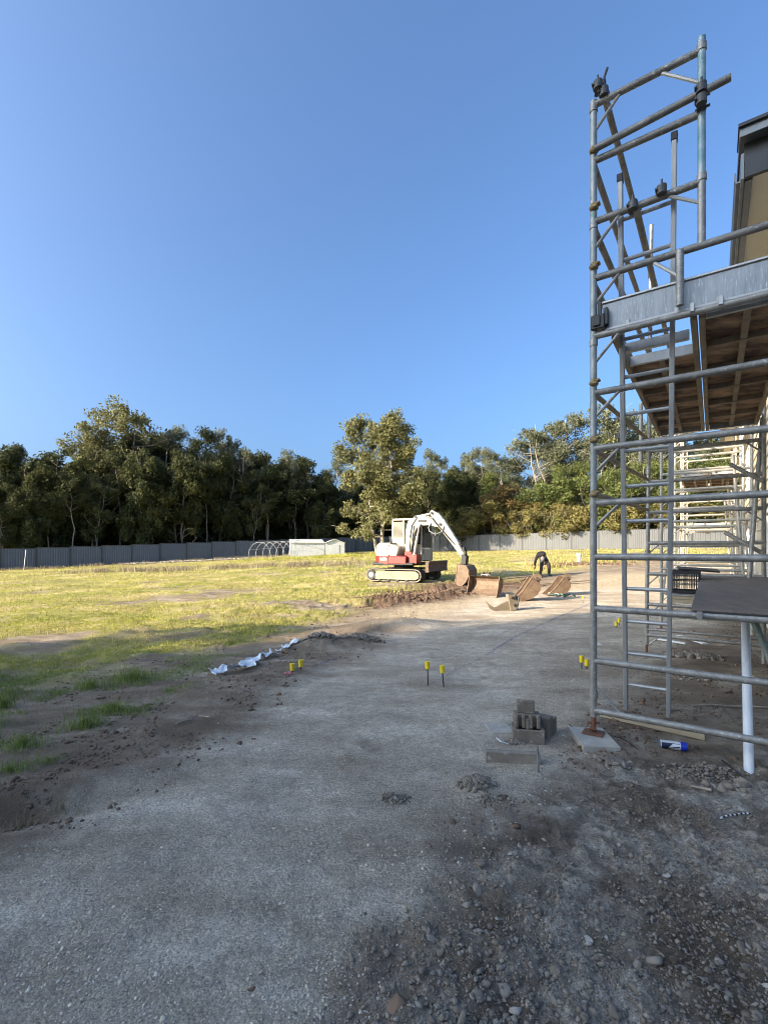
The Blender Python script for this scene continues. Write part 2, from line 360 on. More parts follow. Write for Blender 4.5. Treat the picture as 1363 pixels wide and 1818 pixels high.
GZ = GZ + m_rough * near * (.085 * (lump - .15) + .034 * lump2 + .012 * fbm(GX, GY, 24, 2, 29) + .05 * fbm(GX, GY, .9, 2, 23))
soil = (1 - m_gravel) * (1 - m_rough) * (1 - m_grass * .6)
GZ = GZ + soil * (.028 * fbm(GX, GY, 2.2, 4, 24, .6) + .012 * fbm(GX, GY, 12, 3, 25))
GZ = GZ + m_grass * (.10 * fbm(GX * .5, GY, .55, 3, 66) + .06 * fbm(GX, GY, .9, 3, 26, .6) + .07 * fbm(GX, GY, 3.2, 3, 28, .6)) + m_dug * .16 * fbm(GX, GY, 2.2, 5, 27, .7)
V = np.stack([GX, GY, GZ], -1).reshape(-1, 3); nr, nc = GX.shape
idx = np.arange(nr * nc).reshape(nr, nc)
F = np.stack([idx[:-1,:-1], idx[:-1,1:], idx[1:,1:], idx[1:,:-1]], -1).reshape(-1, 4)
from bisect import bisect
def surf_z(x, y):
    """height of the finished ground sheet, bilinear"""
    x = np.asarray(x, float); y = np.asarray(y, float)
    i = np.clip(np.searchsorted(gxs, x) - 1, 0, nc - 2); j = np.clip(np.searchsorted(gys, y) - 1, 0, nr - 2)
    tx = (x - gxs[i]) / (gxs[i+1] - gxs[i]); ty = (y - gys[j]) / (gys[j+1] - gys[j])
    return (GZ[j,i]*(1-tx) + GZ[j,i+1]*tx)*(1-ty) + (GZ[j+1,i]*(1-tx) + GZ[j+1,i+1]*tx)*ty
def sz(x, y): return float(surf_z(x, y))
def samp(M, x, y):
    i = np.clip(np.searchsorted(gxs, x) - 1, 0, nc - 2); j = np.clip(np.searchsorted(gys, y) - 1, 0, nr - 2); return M[j, i]

def ground_material():
    m = bpy.data.materials.new('ground'); N, L = nodes_of(m); b = N['Principled BSDF']
    tc = N.new('ShaderNodeTexCoord'); P = tc.outputs['Object']
    def noise(sc, det=6, ro=.6, vec=P):
        n = N.new('ShaderNodeTexNoise'); n.inputs['Scale'].default_value = sc; n.inputs['Detail'].default_value = det; n.inputs['Roughness'].default_value = ro; L.new(vec, n.inputs['Vector']); return n.outputs[0]
    def ramp(x, stops):
        r = N.new('ShaderNodeValToRGB'); e = r.color_ramp.elements
        e[0].position, e[1].position = stops[0][0], stops[-1][0]; e[0].color = (*stops[0][1], 1); e[1].color = (*stops[-1][1], 1)
        for p, c in stops[1:-1]: k = e.new(p); k.color = (*c, 1)
        L.new(x, r.inputs[0]); return r.outputs[0]
    def mix(f, a, c, blend='MIX'):
        x = N.new('ShaderNodeMixRGB'); x.blend_type = blend
        if isinstance(f, float): x.inputs[0].default_value = f
        else: L.new(f, x.inputs[0])
        for i, q in ((1, a), (2, c)):
            if isinstance(q, tuple): x.inputs[i].default_value = (*q, 1)
            else: L.new(q, x.inputs[i])
        return x.outputs[0]
    def attr(nm): a = N.new('ShaderNodeAttribute'); a.attribute_name = nm; return a.outputs['Fac']
    def fmath(op, a, c):
        x = N.new('ShaderNodeMath'); x.operation = op
        for i, q in ((0, a), (1, c)):
            if isinstance(q, (int, float)): x.inputs[i].default_value = q
            else: L.new(q, x.inputs[i])
        return x.outputs[0]
    mp = N.new('ShaderNodeMapping'); mp.inputs['Rotation'].default_value = (0, 0, math.radians(-57)); mp.inputs['Scale'].default_value = (.45, 1.25, 1)
    L.new(P, mp.inputs[0]); streak = noise(2.2, 6, .6, mp.outputs[0])
    fine = noise(150, 4, .8); mid = noise(9, 6, .65); big = noise(2.0, 6, .65)
    vo = N.new('ShaderNodeTexVoronoi'); vo.inputs['Scale'].default_value = 85; L.new(P, vo.inputs['Vector'])
    sp = ramp(vo.outputs['Color'], [(0, (.55,.55,.55)), (.5, (1,1,1)), (1, (1.5,1.5,1.5))])
    gravel = ramp(streak, [(.3, (.40,.325,.24)), (.47, (.60,.51,.395)), (.62, (.76,.67,.54))])
    gravel = mix(ramp(mid, [(.42, (0,0,0)), (.62, (.5,.5,.5))]), gravel, (.36,.295,.22))
    gravel = mix(ramp(noise(.55, 5, .6), [(.46, (0,0,0)), (.66, (.75,.75,.75))]), gravel, (.34,.265,.19))
    gravel = mix(.85, gravel, ramp(fine, [(.34, (.42,.42,.42)), (.5, (1,1,1)), (.66, (1.6,1.6,1.6))]), 'MULTIPLY')
    gravel = mix(.6, gravel, sp, 'MULTIPLY')
    rough = ramp(big, [(.40, (.15,.115,.083)), (.5, (.33,.275,.215)), (.59, (.66,.58,.48))])
    rough = mix(ramp(mid, [(.35, (0,0,0)), (.62, (.7,.7,.7))]), rough, (.17,.13,.092))
    rough = mix(.8, rough, ramp(noise(40, 5, .7), [(.3, (.5,.5,.5)), (.5, (1,1,1)), (.7, (1.5,1.5,1.5))]), 'MULTIPLY')
    dirt = ramp(streak, [(.3, (.14,.10,.068)), (.5, (.31,.24,.17)), (.66, (.50,.42,.32))])
    dirt = mix(ramp(mid, [(.4, (0,0,0)), (.62, (.6,.6,.6))]), dirt, (.22,.165,.115))
    dirt = mix(.7, dirt, ramp(fine, [(.3, (.55,.55,.55)), (.5, (1,1,1)), (.7, (1.4,1.4,1.4))]), 'MULTIPLY')
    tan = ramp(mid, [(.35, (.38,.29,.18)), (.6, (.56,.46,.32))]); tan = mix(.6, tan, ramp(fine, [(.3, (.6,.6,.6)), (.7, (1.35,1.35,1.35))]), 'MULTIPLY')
    grass = ramp(noise(.55, 6, .65), [(.36, (.19,.20,.045)), (.5, (.33,.30,.085)), (.60, (.48,.39,.17))])
    grass = mix(.8, grass, ramp(noise(7, 6, .7), [(.3, (.5,.5,.5)), (.5, (1,1,1)), (.7, (1.5,1.5,1.4))]), 'MULTIPLY')
    grass = mix(ramp(noise(3.2, 6, .7), [(.52, (0,0,0)), (.66, (.7,.7,.7))]), grass, (.36,.27,.15))
    dug = ramp(mid, [(.3, (.07,.043,.03)), (.55, (.15,.098,.064)), (.7, (.27,.185,.12))])
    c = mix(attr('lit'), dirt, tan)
    gr_f = fmath('MULTIPLY', attr('gravel'), ramp(noise(2.4, 6, .65), [(.26, (.2,.2,.2)), (.42, (1,1,1))]))
    c = mix(gr_f, c, gravel); c = mix(attr('rough'), c, rough)
    c = mix(attr('grass'), c, grass); c = mix(attr('dug'), c, dug)
    L.new(c, b.inputs['Base Color']); b.inputs['Roughness'].default_value = .95; b.inputs['Specular IOR Level'].default_value = .2
    h1 = fmath('MULTIPLY', fine, .55); h2 = fmath('MULTIPLY', noise(28, 5, .65), 1.0); vh = fmath('MULTIPLY', vo.outputs['Distance'], -.35)
    h = fmath('ADD', fmath('ADD', h1, h2), vh)
    bp = N.new('ShaderNodeBump'); bp.inputs['Strength'].default_value = 1.0; bp.inputs['Distance'].default_value = .036
    L.new(h, bp.inputs['Height']); L.new(bp.outputs[0], b.inputs['Normal'])
    MATS['ground'] = m
ground_material()
gme = mesh_np('ground', V, F, 'ground', smooth=True)
for nm, M in (('gravel', m_gravel), ('rough', m_rough), ('dug', np.maximum(m_dug, m_rut * .55)), ('lit', m_lit)):
    a = gme.attributes.new(nm, 'FLOAT', 'POINT'); a.data.foreach_set('value', np.ascontiguousarray(M.reshape(-1), np.float32))
patch = np.clip((fbm(GX, GY, .8, 4, 41) + .12) * 4 + .5, 0, 1)
bare = np.clip((fbm(GX * .6, GY, .42, 5, 67, .62) + .26 + .10 * np.clip((dist - 12) / 20, 0, 1)) * 5, .0, 1)
m_grass2 = np.where(dist > 14, m_grass, m_grass * np.clip(patch + (dist - 7.2) / 5, 0, 1)) * bare
a = gme.attributes.new('grass', 'FLOAT', 'POINT'); a.data.foreach_set('value', np.ascontiguousarray(m_grass2.reshape(-1), np.float32))
tag(link('ground', gme), kind='structure')

# ------------------------------------------------------------------ stones and clods
rng = np.random.default_rng(7)
def ico_base(sub, seed, rough=.25):
    bm = bmesh.new(); bmesh.ops.create_icosphere(bm, subdivisions=sub, radius=1); bm.verts.index_update()
    v = np.array([q.co[:] for q in bm.verts]); f = np.array([[q.index for q in g.verts] for g in bm.faces]); bm.free()
    r = np.random.default_rng(seed); n = v / np.linalg.norm(v, axis=1)[:, None]
    v = v * (1 + r.normal(0, rough * .5, len(v)))[:, None]
    for _ in range(9):                                   # broken faces
        k = r.normal(size=3); k /= np.linalg.norm(k); h = r.uniform(.35, .75); over = np.maximum(v @ k - h, 0)
        v = v - over[:, None] * k * r.uniform(.75, 1)
    return v, f
BASES = {1: [ico_base(1, s, .62) for s in range(12)], 2: [ico_base(2, s + 20, .38) for s in range(8)], 3: [ico_base(3, s + 60, .42) for s in range(6)]}
def lump_base(seed):
    v, f = ico_base(2, seed, 0.0); bm = bmesh.new(); bmesh.ops.create_icosphere(bm, subdivisions=2, radius=1); bm.verts.index_update()
    v = np.array([q.co[:] for q in bm.verts]); f = np.array([[q.index for q in g.verts] for g in bm.faces]); bm.free(); r = np.random.default_rng(seed); d = np.zeros(len(v))
    for fr, am in ((1.3, .20), (2.6, .18), (5.5, .16)):
        for _ in range(4): k = r.normal(size=3); k /= np.linalg.norm(k); d += am * np.sin(v @ k * fr * 2 + r.uniform(0, 6.28)) * .6
    v = v * (1 + d + r.normal(0, .13, len(v)))[:, None]
    for _ in range(5): k = r.normal(size=3); k /= np.linalg.norm(k); v = v - np.maximum(v @ k - r.uniform(.5, .85), 0)[:, None] * k
    return v, f
BASES[4] = [lump_base(s + 100) for s in range(14)]
def rocks(P, S, lvl, flat=.7, sink=.25):
    """P Nx2 positions, S N sizes -> arrays of a joined mesh of stones resting on the ground"""
    Vs, Fs, off = [], [], 0; N = len(P); zz = surf_z(P[:,0], P[:,1])
    for k, (bv, bf) in enumerate(BASES[lvl]):
        ii = np.arange(k, N, len(BASES[lvl]))
        if not len(ii): continue
        a = rng.uniform(0, 2*np.pi, len(ii)); b2 = rng.uniform(-.6, .6, len(ii)); ca, sa, cb, sb = np.cos(a), np.sin(a), np.cos(b2), np.sin(b2)
        sc = S[ii][:, None] * np.stack([rng.uniform(.8, 1.3, len(ii)), rng.uniform(.7, 1.1, len(ii)), rng.uniform(.6, 1, len(ii)) * flat], 1)
        v = bv[None] * sc[:, None, :]
        x = v[...,0]*cb[:,None] + v[...,2]*sb[:,None]; z = -v[...,0]*sb[:,None] + v[...,2]*cb[:,None]; y = v[...,1]
        X = x*ca[:,None] - y*sa[:,None] + P[ii,0][:,None]; Y = x*sa[:,None] + y*ca[:,None] + P[ii,1][:,None]
        Z = z + (zz[ii] + S[ii]*flat*(1 - 2*sink)*.5)[:,None]
        Vs.append(np.stack([X, Y, Z], -1).reshape(-1, 3)); Fs.append((bf[None] + (np.arange(len(ii)) * len(bv))[:,None,None] + off).reshape(-1, 3)); off += len(ii) * len(bv)
    return np.concatenate(Vs), np.concatenate(Fs)
def fan(n, y0, y1, u0=-.95, u1=.95, p=1.0):
    """points spread over the strip the picture shows, denser near the eye"""
    t = rng.random(n); y = y0 * (y1 / y0) ** t if p == 1 else (y0**(1-p) + t * (y1**(1-p) - y0**(1-p))) ** (1/(1-p)); x = rng.uniform(u0, u1, n) * np.maximum(y, 1.0); return np.stack([x, y], 1)
def rock_mat(name, stops, sc=9):
    m = mat(name, stops[2], stops[0], .95, 0, sc, .6, .004); N, L = nodes_of(m); b = N['Principled BSDF']
    g = N.new('ShaderNodeNewGeometry'); r = N.new('ShaderNodeValToRGB'); e = r.color_ramp.elements
    e[0].color = (*stops[0], 1); e[1].color = (*stops[2], 1); k = e.new(.6); k.color = (*stops[1], 1)
    L.new(g.outputs['Random Per Island'], r.inputs[0]); src = b.inputs['Base Color'].links[0].from_socket
    mx = N.new('ShaderNodeMixRGB'); mx.inputs[0].default_value = .35; L.new(r.outputs[0], mx.inputs[1]); L.new(src, mx.inputs[2]); L.new(mx.outputs[0], b.inputs['Base Color'])
rock_mat('gravel_stone', ((.33,.28,.215), (.50,.43,.34), (.64,.57,.46)))
rock_mat('clod', ((.12,.094,.07), (.195,.16,.122), (.31,.265,.21)))
rock_mat('clod_brown', ((.08,.046,.03), (.15,.092,.058), (.25,.165,.105)))
rock_mat('pale_rock', ((.24,.21,.17), (.32,.28,.235), (.40,.36,.31)))
P = fan(60000, 1.15, 9); P = P[(samp(m_gravel, P[:,0], P[:,1]) > rng.random(len(P)) * .9) & (fbm(P[:,0], P[:,1], 2.5, 3, 72) > rng.normal(-.12, .15, len(P)))]
v, f = rocks(P, rng.lognormal(math.log(.0038), .4, len(P)) * (1 + P[:,1] * .12), 1, .6, .5); print('pebbles', len(P))
tag(link('gravel_stones', mesh_np('gravel_stones', v, f, 'gravel_stone', False)), 'small loose grey stones scattered over the crushed rock track', 'gravel', kind='stuff')
P = fan(60000, 1.0, 6.5, -.2, 1.0); k = samp(m_rough, P[:,0], P[:,1]); cl = fbm(P[:,0], P[:,1], 1.6, 3, 71) + .25 * np.clip((2.6 - P[:,1]), -1, 1)
P = P[(k > rng.random(len(P))) & (cl > rng.normal(-.02, .12, len(P)))]
v, f = rocks(P, np.minimum(rng.lognormal(math.log(.0046), .6, len(P)), .018), 1, .8, .4); print('crumbs', len(P))
tag(link('soil_crumbs', mesh_np('soil_crumbs', v, f, 'clod', False)), 'crumbs of grey brown clay broken up over the rough ground', 'soil', kind='stuff')
P = fan(1900, 1.15, 5.5, -.1, .95); k = samp(m_rough, P[:,0], P[:,1]); cl = fbm(P[:,0], P[:,1], 1.6, 3, 71) + .3 * np.clip((2.4 - P[:,1]), -1, 1)
P = P[(k > .6) & (cl > .10)]
v, f = rocks(P, np.minimum(rng.lognormal(math.log(.0085), .55, len(P)), .03), 4, .85, .5); print('clods', len(P))
tag(link('clay_clods', mesh_np('clay_clods', v, f, 'clod', False)), 'grey brown clods of clay lying thick over the churned ground', 'clods', kind='stuff')
# debris in the brown strip between lawn and track, and crumbs beside the trench
P = fan(40000, 2.5, 12); k = (1 - samp(m_gravel, P[:,0], P[:,1])) * (1 - samp(m_rough, P[:,0], P[:,1])) * (1 - samp(m_grass, P[:,0], P[:,1])); P = P[(k > rng.random(len(P))) & (fbm(P[:,0], P[:,1], 1.3, 3, 76) > 0)]
v, f = rocks(P, np.minimum(rng.lognormal(math.log(.006), .6, len(P)), .03) * (1 + P[:,1] * .05), 1, .8, .35)
tag(link('soil_crumbs', mesh_np('soil_crumbs', v, f, 'clod_brown', False)), 'brown soil crumbs along the strip beside the grey track', 'soil', kind='stuff')
def heap(u, v_, rx, ry, n, s, name, label, material='clod_brown', lvl=2, hgt=.0):
    if lvl == 4: n, s = int(n * 1.7), s * .80
    cx, cy = G(u, v_); a = rng.uniform(0, 2*np.pi, n); r = np.sqrt(rng.random(n)) * rng.uniform(.5, 1.1, n)
    Pp = np.stack([cx + rx*r*np.cos(a), cy + ry*r*np.sin(a)], 1); S = np.minimum(rng.lognormal(math.log(s), .45, n), s * 2.4)
    vv, ff = rocks(Pp, S, lvl, .9, .3); vv[:,2] += np.repeat(0, len(vv)) + hgt * np.clip(1 - np.hypot((vv[:,0]-cx)/rx, (vv[:,1]-cy)/ry), 0, 1)
    z0 = sz(cx, cy); vv -= (cx, cy, z0); o = link(name, mesh_np(name, vv, ff, material, False)); o.location = (cx, cy, z0)
    return tag(o, label, 'soil heap', kind='stuff')
heap(843, 1398, .13, .10, 260, .010, 'soil_heap', 'heap of damp brown clods in front of the concrete block stack', 'clod', 4, .04)
heap(885, 1425, .20, .08, 160, .008, 'soil_heap', 'thin scatter of clods trailing right from the damp brown heap', 'clod', 1, .0)
heap(703, 1418, .10, .07, 170, .008, 'soil_heap', 'small dark patch of crumbs left of the damp brown heap', 'clod', 1, .01)
heap(560, 1148, .42, .22, 520, .017, 'soil_heap', 'dark lumpy soil beside the end of the white plastic sheet', 'clod', 4, .06)
heap(640, 1142, .38, .16, 380, .017, 'soil_heap', 'broken dark clods on the ridge above the paired pegs', 'clod', 4, .05)
heap(695, 1064, 1.35, .5, 2200, .020, 'soil_heap', 'brown spoil thrown up in front of the excavator tracks', 'clod_brown', 4, .04)
heap(790, 1057, 1.25, .42, 1900, .020, 'soil_heap', 'reddish brown spoil heaped beside the digging bucket', 'clod_brown', 4, .04)
heap(662, 1074, .45, .3, 420, .024, 'soil_heap', 'dark clods round the small pit left of the excavator spoil', 'clod_brown', 4, .03)
heap(905, 1043, .95, .45, 1300, .020, 'soil_heap', 'brown broken trench side behind the row of loose buckets', 'clod_brown', 4, .03)
heap(1035, 1006, 2.8, .9, 1600, .04, 'soil_heap', 'long spoil bank with weeds beside the white standpipe', 'clod_brown', 4, .03)
heap(1225, 1168, .5, .25, 420, .020, 'soil_heap', 'dark clods piled under the scaffold beside the white boards', 'clod', 4, .07)
heap(1250, 1205, .35, .12, 160, .014, 'soil_heap', 'pale crumbs under the scaffold in front of the dark clods', 'clod', 1, .0)
heap(1085, 1352, .12, .10, 220, .012, 'soil_heap', 'crumbled mortar heaped right of the base plate paver', 'clod', 4, .03)
heap(1240, 1372, .38, .15, 700, .0085, 'soil_heap', 'grey rubble lying behind the broken rock near the white pipe', 'clod', 1, .01)
heap(1290, 1395, .16, .08, 26, .022, 'soil_heap', 'larger grey rubble beside the foot of the white pipe', 'clod', 2, .0)
heap(915, 1318, .09, .05, 150, .010, 'soil_heap', 'broken mortar between the front sleeper and the block stack', 'clod', 4, .03)
def stone(u, v_, s, label, material='clod', name='rock', flat=.75):
    x, y = G(u, v_); Pp = np.array([[x, y]]); vv, ff = rocks(Pp, np.array([s * .8]), 4 if name == 'clod' else 3, flat, .45); z0 = sz(x, y); vv -= (x, y, z0)
    o = link(name, mesh_np(name, vv, ff, material, False)); o.location = (x, y, z0); tag(o, label, 'rock' if name == 'rock' else 'clod')
stone(1182, 1556, .036, 'angular pale rock alone right of centre on the churned ground', 'pale_rock')
stone(1173, 1569, .018, 'small stone tucked against the angular pale rock', 'pale_rock')
stone(1040, 1672, .038, 'pale whitish lump of mortar among the clods', 'pale_rock', flat=.5)
stone(1076, 1668, .020, 'small round pale stone right of the whitish mortar lump', 'pale_rock')
stone(882, 1642, .018, 'pale stone at the left edge of the churned ground', 'pale_rock')
stone(1155, 1702, .040, 'large grey lump in the densest clods at lower right', 'clod', 'clod')
stone(1128, 1708, .030, 'lump touching the left side of the large grey one', 'clod', 'clod')
stone(850, 1590, .034, 'clod at the upper left edge of the churned clay', 'clod', 'clod')
stone(828, 1610, .030, 'crumbling clod beside the track edge, lower of a pair', 'clod', 'clod')
stone(905, 1520, .024, 'light clod near the top of the churned clay', 'pale_rock', 'clod')
stone(912, 1790, .030, 'pale lump at the bottom edge among dark clods', 'pale_rock', 'clod')
stone(895, 1760, .034, 'clod just above the pale lump at the bottom edge', 'clod', 'clod')
stone(446, 1757, .020, 'brown clod alone on the grey track near the bottom', 'clod_brown', 'clod')
stone(535, 1755, .013, 'small pale stone right of the lone brown clod', 'pale_rock', 'rock', .5)
stone(544, 1660, .013, 'dark crumb on the grey track above the pale stone', 'clod', 'clod')
stone(618, 1670, .010, 'tiny dark clod on the track right of centre', 'clod', 'clod')
stone(791, 1372, .026, 'round tan clod left of the damp brown heap', 'clod', 'clod', .95)
stone(1268, 1392, .050, 'broken slab of rock in front of the spray can', 'pale_rock', 'rock', .55)
stone(1306, 1402, .030, 'squarish stone below the foot of the white pipe', 'pale_rock')
stone(1212, 1420, .018, 'small pale upright stone left of the broken slab', 'pale_rock', 'rock', 1.1)
stone(1358, 1750, .022, 'grey stone cut by the right edge of the picture', 'pale_rock')
stone(1004, 1350, .018, 'broken piece of mortar left of the base plate paver', 'pale_rock')
stone(700, 1800, .045, 'cracked brown clod at the bottom edge beside the track', 'clod_brown', 'clod', .45)
stone(765, 1680, .026, 'dark clod on the boundary of track and churned clay', 'clod', 'clod')

# ------------------------------------------------------------------ grass
def blades(P, H, W, lean=.5, z=None, bend=True):
    n = len(P); a = rng.uniform(0, 2*np.pi, n); la = rng.uniform(0, 2*np.pi, n); l = rng.uniform(.1, 1, n) * lean * H
    z = surf_z(P[:,0], P[:,1]) - .004 if z is None else z
    bx, by = np.cos(a) * W / 2, np.sin(a) * W / 2; dx, dy = np.cos(la) * l, np.sin(la) * l; hz = np.sqrt(np.maximum(H*H - l*l, (.3*H)**2))
    p0 = np.stack([P[:,0]-bx, P[:,1]-by, z], 1); p1 = np.stack([P[:,0]+bx, P[:,1]+by, z], 1)
    m0 = np.stack([P[:,0]-bx*.7+dx*.35, P[:,1]-by*.7+dy*.35, z+hz*.62], 1); m1 = np.stack([P[:,0]+bx*.7+dx*.35, P[:,1]+by*.7+dy*.35, z+hz*.62], 1)
    t = np.stack([P[:,0]+dx, P[:,1]+dy, z+hz*(1 if not bend else .95)], 1)
    V = np.stack([p0, p1, m1, m0, t], 1).reshape(-1, 3); b = np.arange(n)[:, None] * 5
    F = np.concatenate([b + [0,1,2], b + [0,2,3], b + [3,2,4]])
    return V, F
P = fan(300000, 5.6, 54, -.95, .95); mg = samp(m_grass2, P[:,0], P[:,1]); cl = fbm(P[:,0], P[:,1], .7, 4, 81); c2 = fbm(P[:,0], P[:,1], 4.5, 2, 82)
P = P[(mg > .35 + .5 * rng.random(len(P))) & (c2 + cl * .8 > rng.normal(-.08, .12, len(P)))]; d = P[:,1]
P = P[~((P[:,0] > -.6) & (P[:,0] < 4.2) & (P[:,1] > 17.2) & (P[:,1] < 21.8))]; d = P[:,1]
dry = fbm(P[:,0], P[:,1], .45, 3, 83) + .012 * (d - 16) + rng.normal(0, .1, len(P)) > .12
for nm, q, lab in (('grass_lit', ~dry, 'short yellow green grass and clover over the sunlit lot'), ('grass_dry', dry, 'dry seeding grass in patches across the lot')):
    p = P[q]; dd = d[q]; H = rng.uniform(.022, .062, len(p)) * (dd / 8) ** .3 * (1.35 if nm == 'grass_dry' else 1); W = .008 * (dd / 6) ** .85
    v, f = blades(p, H, W, .9); tag(link('grass', mesh_np('grass', v, f, nm)), lab, 'grass', kind='stuff'); print(nm, len(p))
def tuft(u, v_, n, h, rad, label, material='grass_weed', cat='grass tuft', flat=.8):
    cx, cy = G(u, v_); r = np.abs(rng.normal(0, rad * .6, n)); a = rng.uniform(0, 2*np.pi, n)
    Pp = np.stack([cx + r*np.cos(a), cy + r*np.sin(a)*.7], 1); H = rng.uniform(.4, 1, n) * h; z0 = sz(cx, cy)
    v, f = blades(Pp, H * rng.uniform(.6, 1.25, n), rng.uniform(.0025, .0055, n), flat); v -= (cx, cy, z0); o = link('grass_tuft', mesh_np('grass_tuft', v, f, material)); o.location = (cx, cy, z0); tag(o, label, cat)
tuft(150, 1290, 420, .17, .17, 'bright green weed tuft in front, lit more than its neighbours')
tuft(205, 1262, 330, .13, .22, 'spreading low tuft joined to the right of the bright green weed')
tuft(160, 1222, 420, .16, .22, 'dark green tuft behind the bright green weed')
tuft(235, 1208, 460, .22, .22, 'tall seeding tuft, rightmost of the green weeds')
tuft(40, 1325, 380, .14, .20, 'grey green tuft near the left edge below the bright weed')
tuft(20, 1370, 240, .10, .18, 'low tuft by the left edge beside the dark rut')
tuft(8, 1255, 200, .2, .1, 'pale seeding tuft cut by the left edge')
tuft(-25, 1290, 300, .16, .2, 'dark tuft leaning in at the left edge above the grey green one')
tuft(85, 1352, 120, .08, .15, 'sparse tuft at the end of the pale soil ridge')
tuft(35, 1450, 130, .11, .14, 'wisps of dead straw in the dark rut at left', 'straw', 'dead grass', 1.0)
tuft(100, 1425, 90, .08, .2, 'thin dead straw strewn along the dark rut', 'straw', 'dead grass', 1.0)
tuft(300, 1230, 160, .07, .25, 'patch of thin green shoots between weeds and track')
P = fan(26000, 2.8, 9, -.95, -.1); q = (1 - samp(m_gravel, P[:,0], P[:,1])) * (fbm(P[:,0], P[:,1], 1.2, 3, 85) > .1); P = P[q > .5]
v, f = blades(P, rng.uniform(.012, .045, len(P)), rng.uniform(.002, .005, len(P)), 1.0); tag(link('straw_litter', mesh_np('straw_litter', v, f, 'straw')), 'dry straw and leaf litter on the brown strip beside the track', 'litter', kind='stuff')
P = fan(80000, 4.2, 8.5, -.95, -.25); P = P[(fbm(P[:,0], P[:,1], 1.4, 4, 86) > rng.normal(.06, .06, len(P))) & (poly_mask(P[:,0], P[:,1], PX([(-200,1420),(-60,1330),(60,1330),(260,1270),(330,1215),(420,1165),(300,1150),(0,1190),(-250,1220)]), .3) > rng.random(len(P)))]
v, f = blades(P, rng.uniform(.015, .055, len(P)), rng.uniform(.003, .006, len(P)), 1.0); tag(link('weed_cover', mesh_np('weed_cover', v, f, 'grass_weed')), 'thin green ground cover between the weed tufts at left', 'weeds', kind='stuff')
# weeds on the spoil bank and along the left fence
def band(pts, n, hw, h, material, label, name='weeds', w=.03, cat='weeds'):
    t = rng.random(n); i = (t * (len(pts)-1)).astype(int); fr = t*(len(pts)-1) - i; A = np.array(pts, float)
    c = A[i]*(1-fr[:,None]) + A[np.minimum(i+1, len(pts)-1)]*fr[:,None] + rng.normal(0, hw, (n, 2))
    c = c[fbm(c[:,0], c[:,1], .8, 3, 91) > -.1]
    v, f = blades(c, rng.uniform(.3, 1, len(c)) * h, np.full(len(c), w), .7); tag(link(name, mesh_np(name, v, f, material)), label, cat, kind='stuff')
band([(-12, 40), (-5, 42.5), (-1, 43)], 5000, .9, .35, 'grass_lit', 'green grass hump in front of the hoop frame and shed', 'weeds')
band(PX([(960,1012),(1010,1004),(1080,1000),(1160,998)]), 2600, .5, .45, 'grass_dry', 'dry weeds over the spoil bank by the standpipe')
band([(-20, 31), (-14, 30), (-6, 31), (-2, 30.5)], 7000, .8, .4, 'straw', 'band of taller pale grass across the left lawn', 'tall_grass', .03, 'grass')
band([(-31, 37.5), (-18, 44.5), (-8.5, 49)], 3500, .5, .4, 'straw', 'dry weeds along the foot of the left fence')
# ------------------------------------------------------------------ fences
FA, FB, FC = Vector((-32.1, 39, 0)), Vector((.6, 60, 0)), Vector((29.1, 38.7, 0))
def fence(p0, p1, n, name_mat, label, h=1.8, gap=None):
    d = (p1 - p0); L = d.length / n; dn = d.normalized(); ang = math.atan2(dn.y, dn.x)
    root = thing('fence', label, 'fence', (p0.x, p0.y, gz(p0.x, p0.y)), 0)
    m = MB(); pr = []; pitch = .17; k = int((L - .08) / pitch); pitch = (L - .08) / k; x = 0     # ribbed steel sheet
    for i in range(k):
        x = i * pitch; pr += [(x, 0), (x + pitch*.42, 0), (x + pitch*.55, .014), (x + pitch*.87, .014)]
    pr.append((L - .08, 0)); nn = len(pr)
    vs = [(px, py, z) for z in (0, h - .02) for px, py in pr]; m._add(vs, [(i, i+1, nn+i+1, nn+i) for i in range(nn-1)])
    me = m.mesh('fence_panel', name_mat, smooth=False)
    r = MB(); r.box((L/2 - .04, .012, 0), (L - .08, .05, .05)); rail = r.mesh('fence_rail', 'fence_post', False)
    q = MB(); q.box((0, 0, h/2), (.10, .085, h + .03), bev=.006); post = q.mesh('fence_post', 'fence_post', False)
    for i in range(n + 1):
        p = p0 + dn * L * i; z = gz(p.x, p.y)
        o = link('post', post, root); o.location = p - root.location + Vector((0, 0, z - .02)); o.rotation_euler = (0, 0, ang)
        if i < n:
            pc = p + dn * L; z2 = gz(pc.x, pc.y); zz = (z + z2) / 2
            o = link('fence_panel', me, root); o.location = p + dn * .04 - root.location + Vector((0, 0, zz)); o.rotation_euler = (0, 0, ang)
            for zr, in ((h - .02,), (.03,)):
                o2 = link('rail', rail, root); o2.location = o.location + Vector((0, 0, zr)); o2.rotation_euler = (0, 0, ang)
    return root
FA2 = FA + (FA - FB).normalized() * 9.7
fence(FA2, FB, 20, 'fence_left', 'dark blue grey sheet steel fence in shade below the left wood')
fence(FB, FC + (FC - FB).normalized() * 7, 17, 'fence_right', 'sunlit light grey sheet steel fence on the right side of the lot')

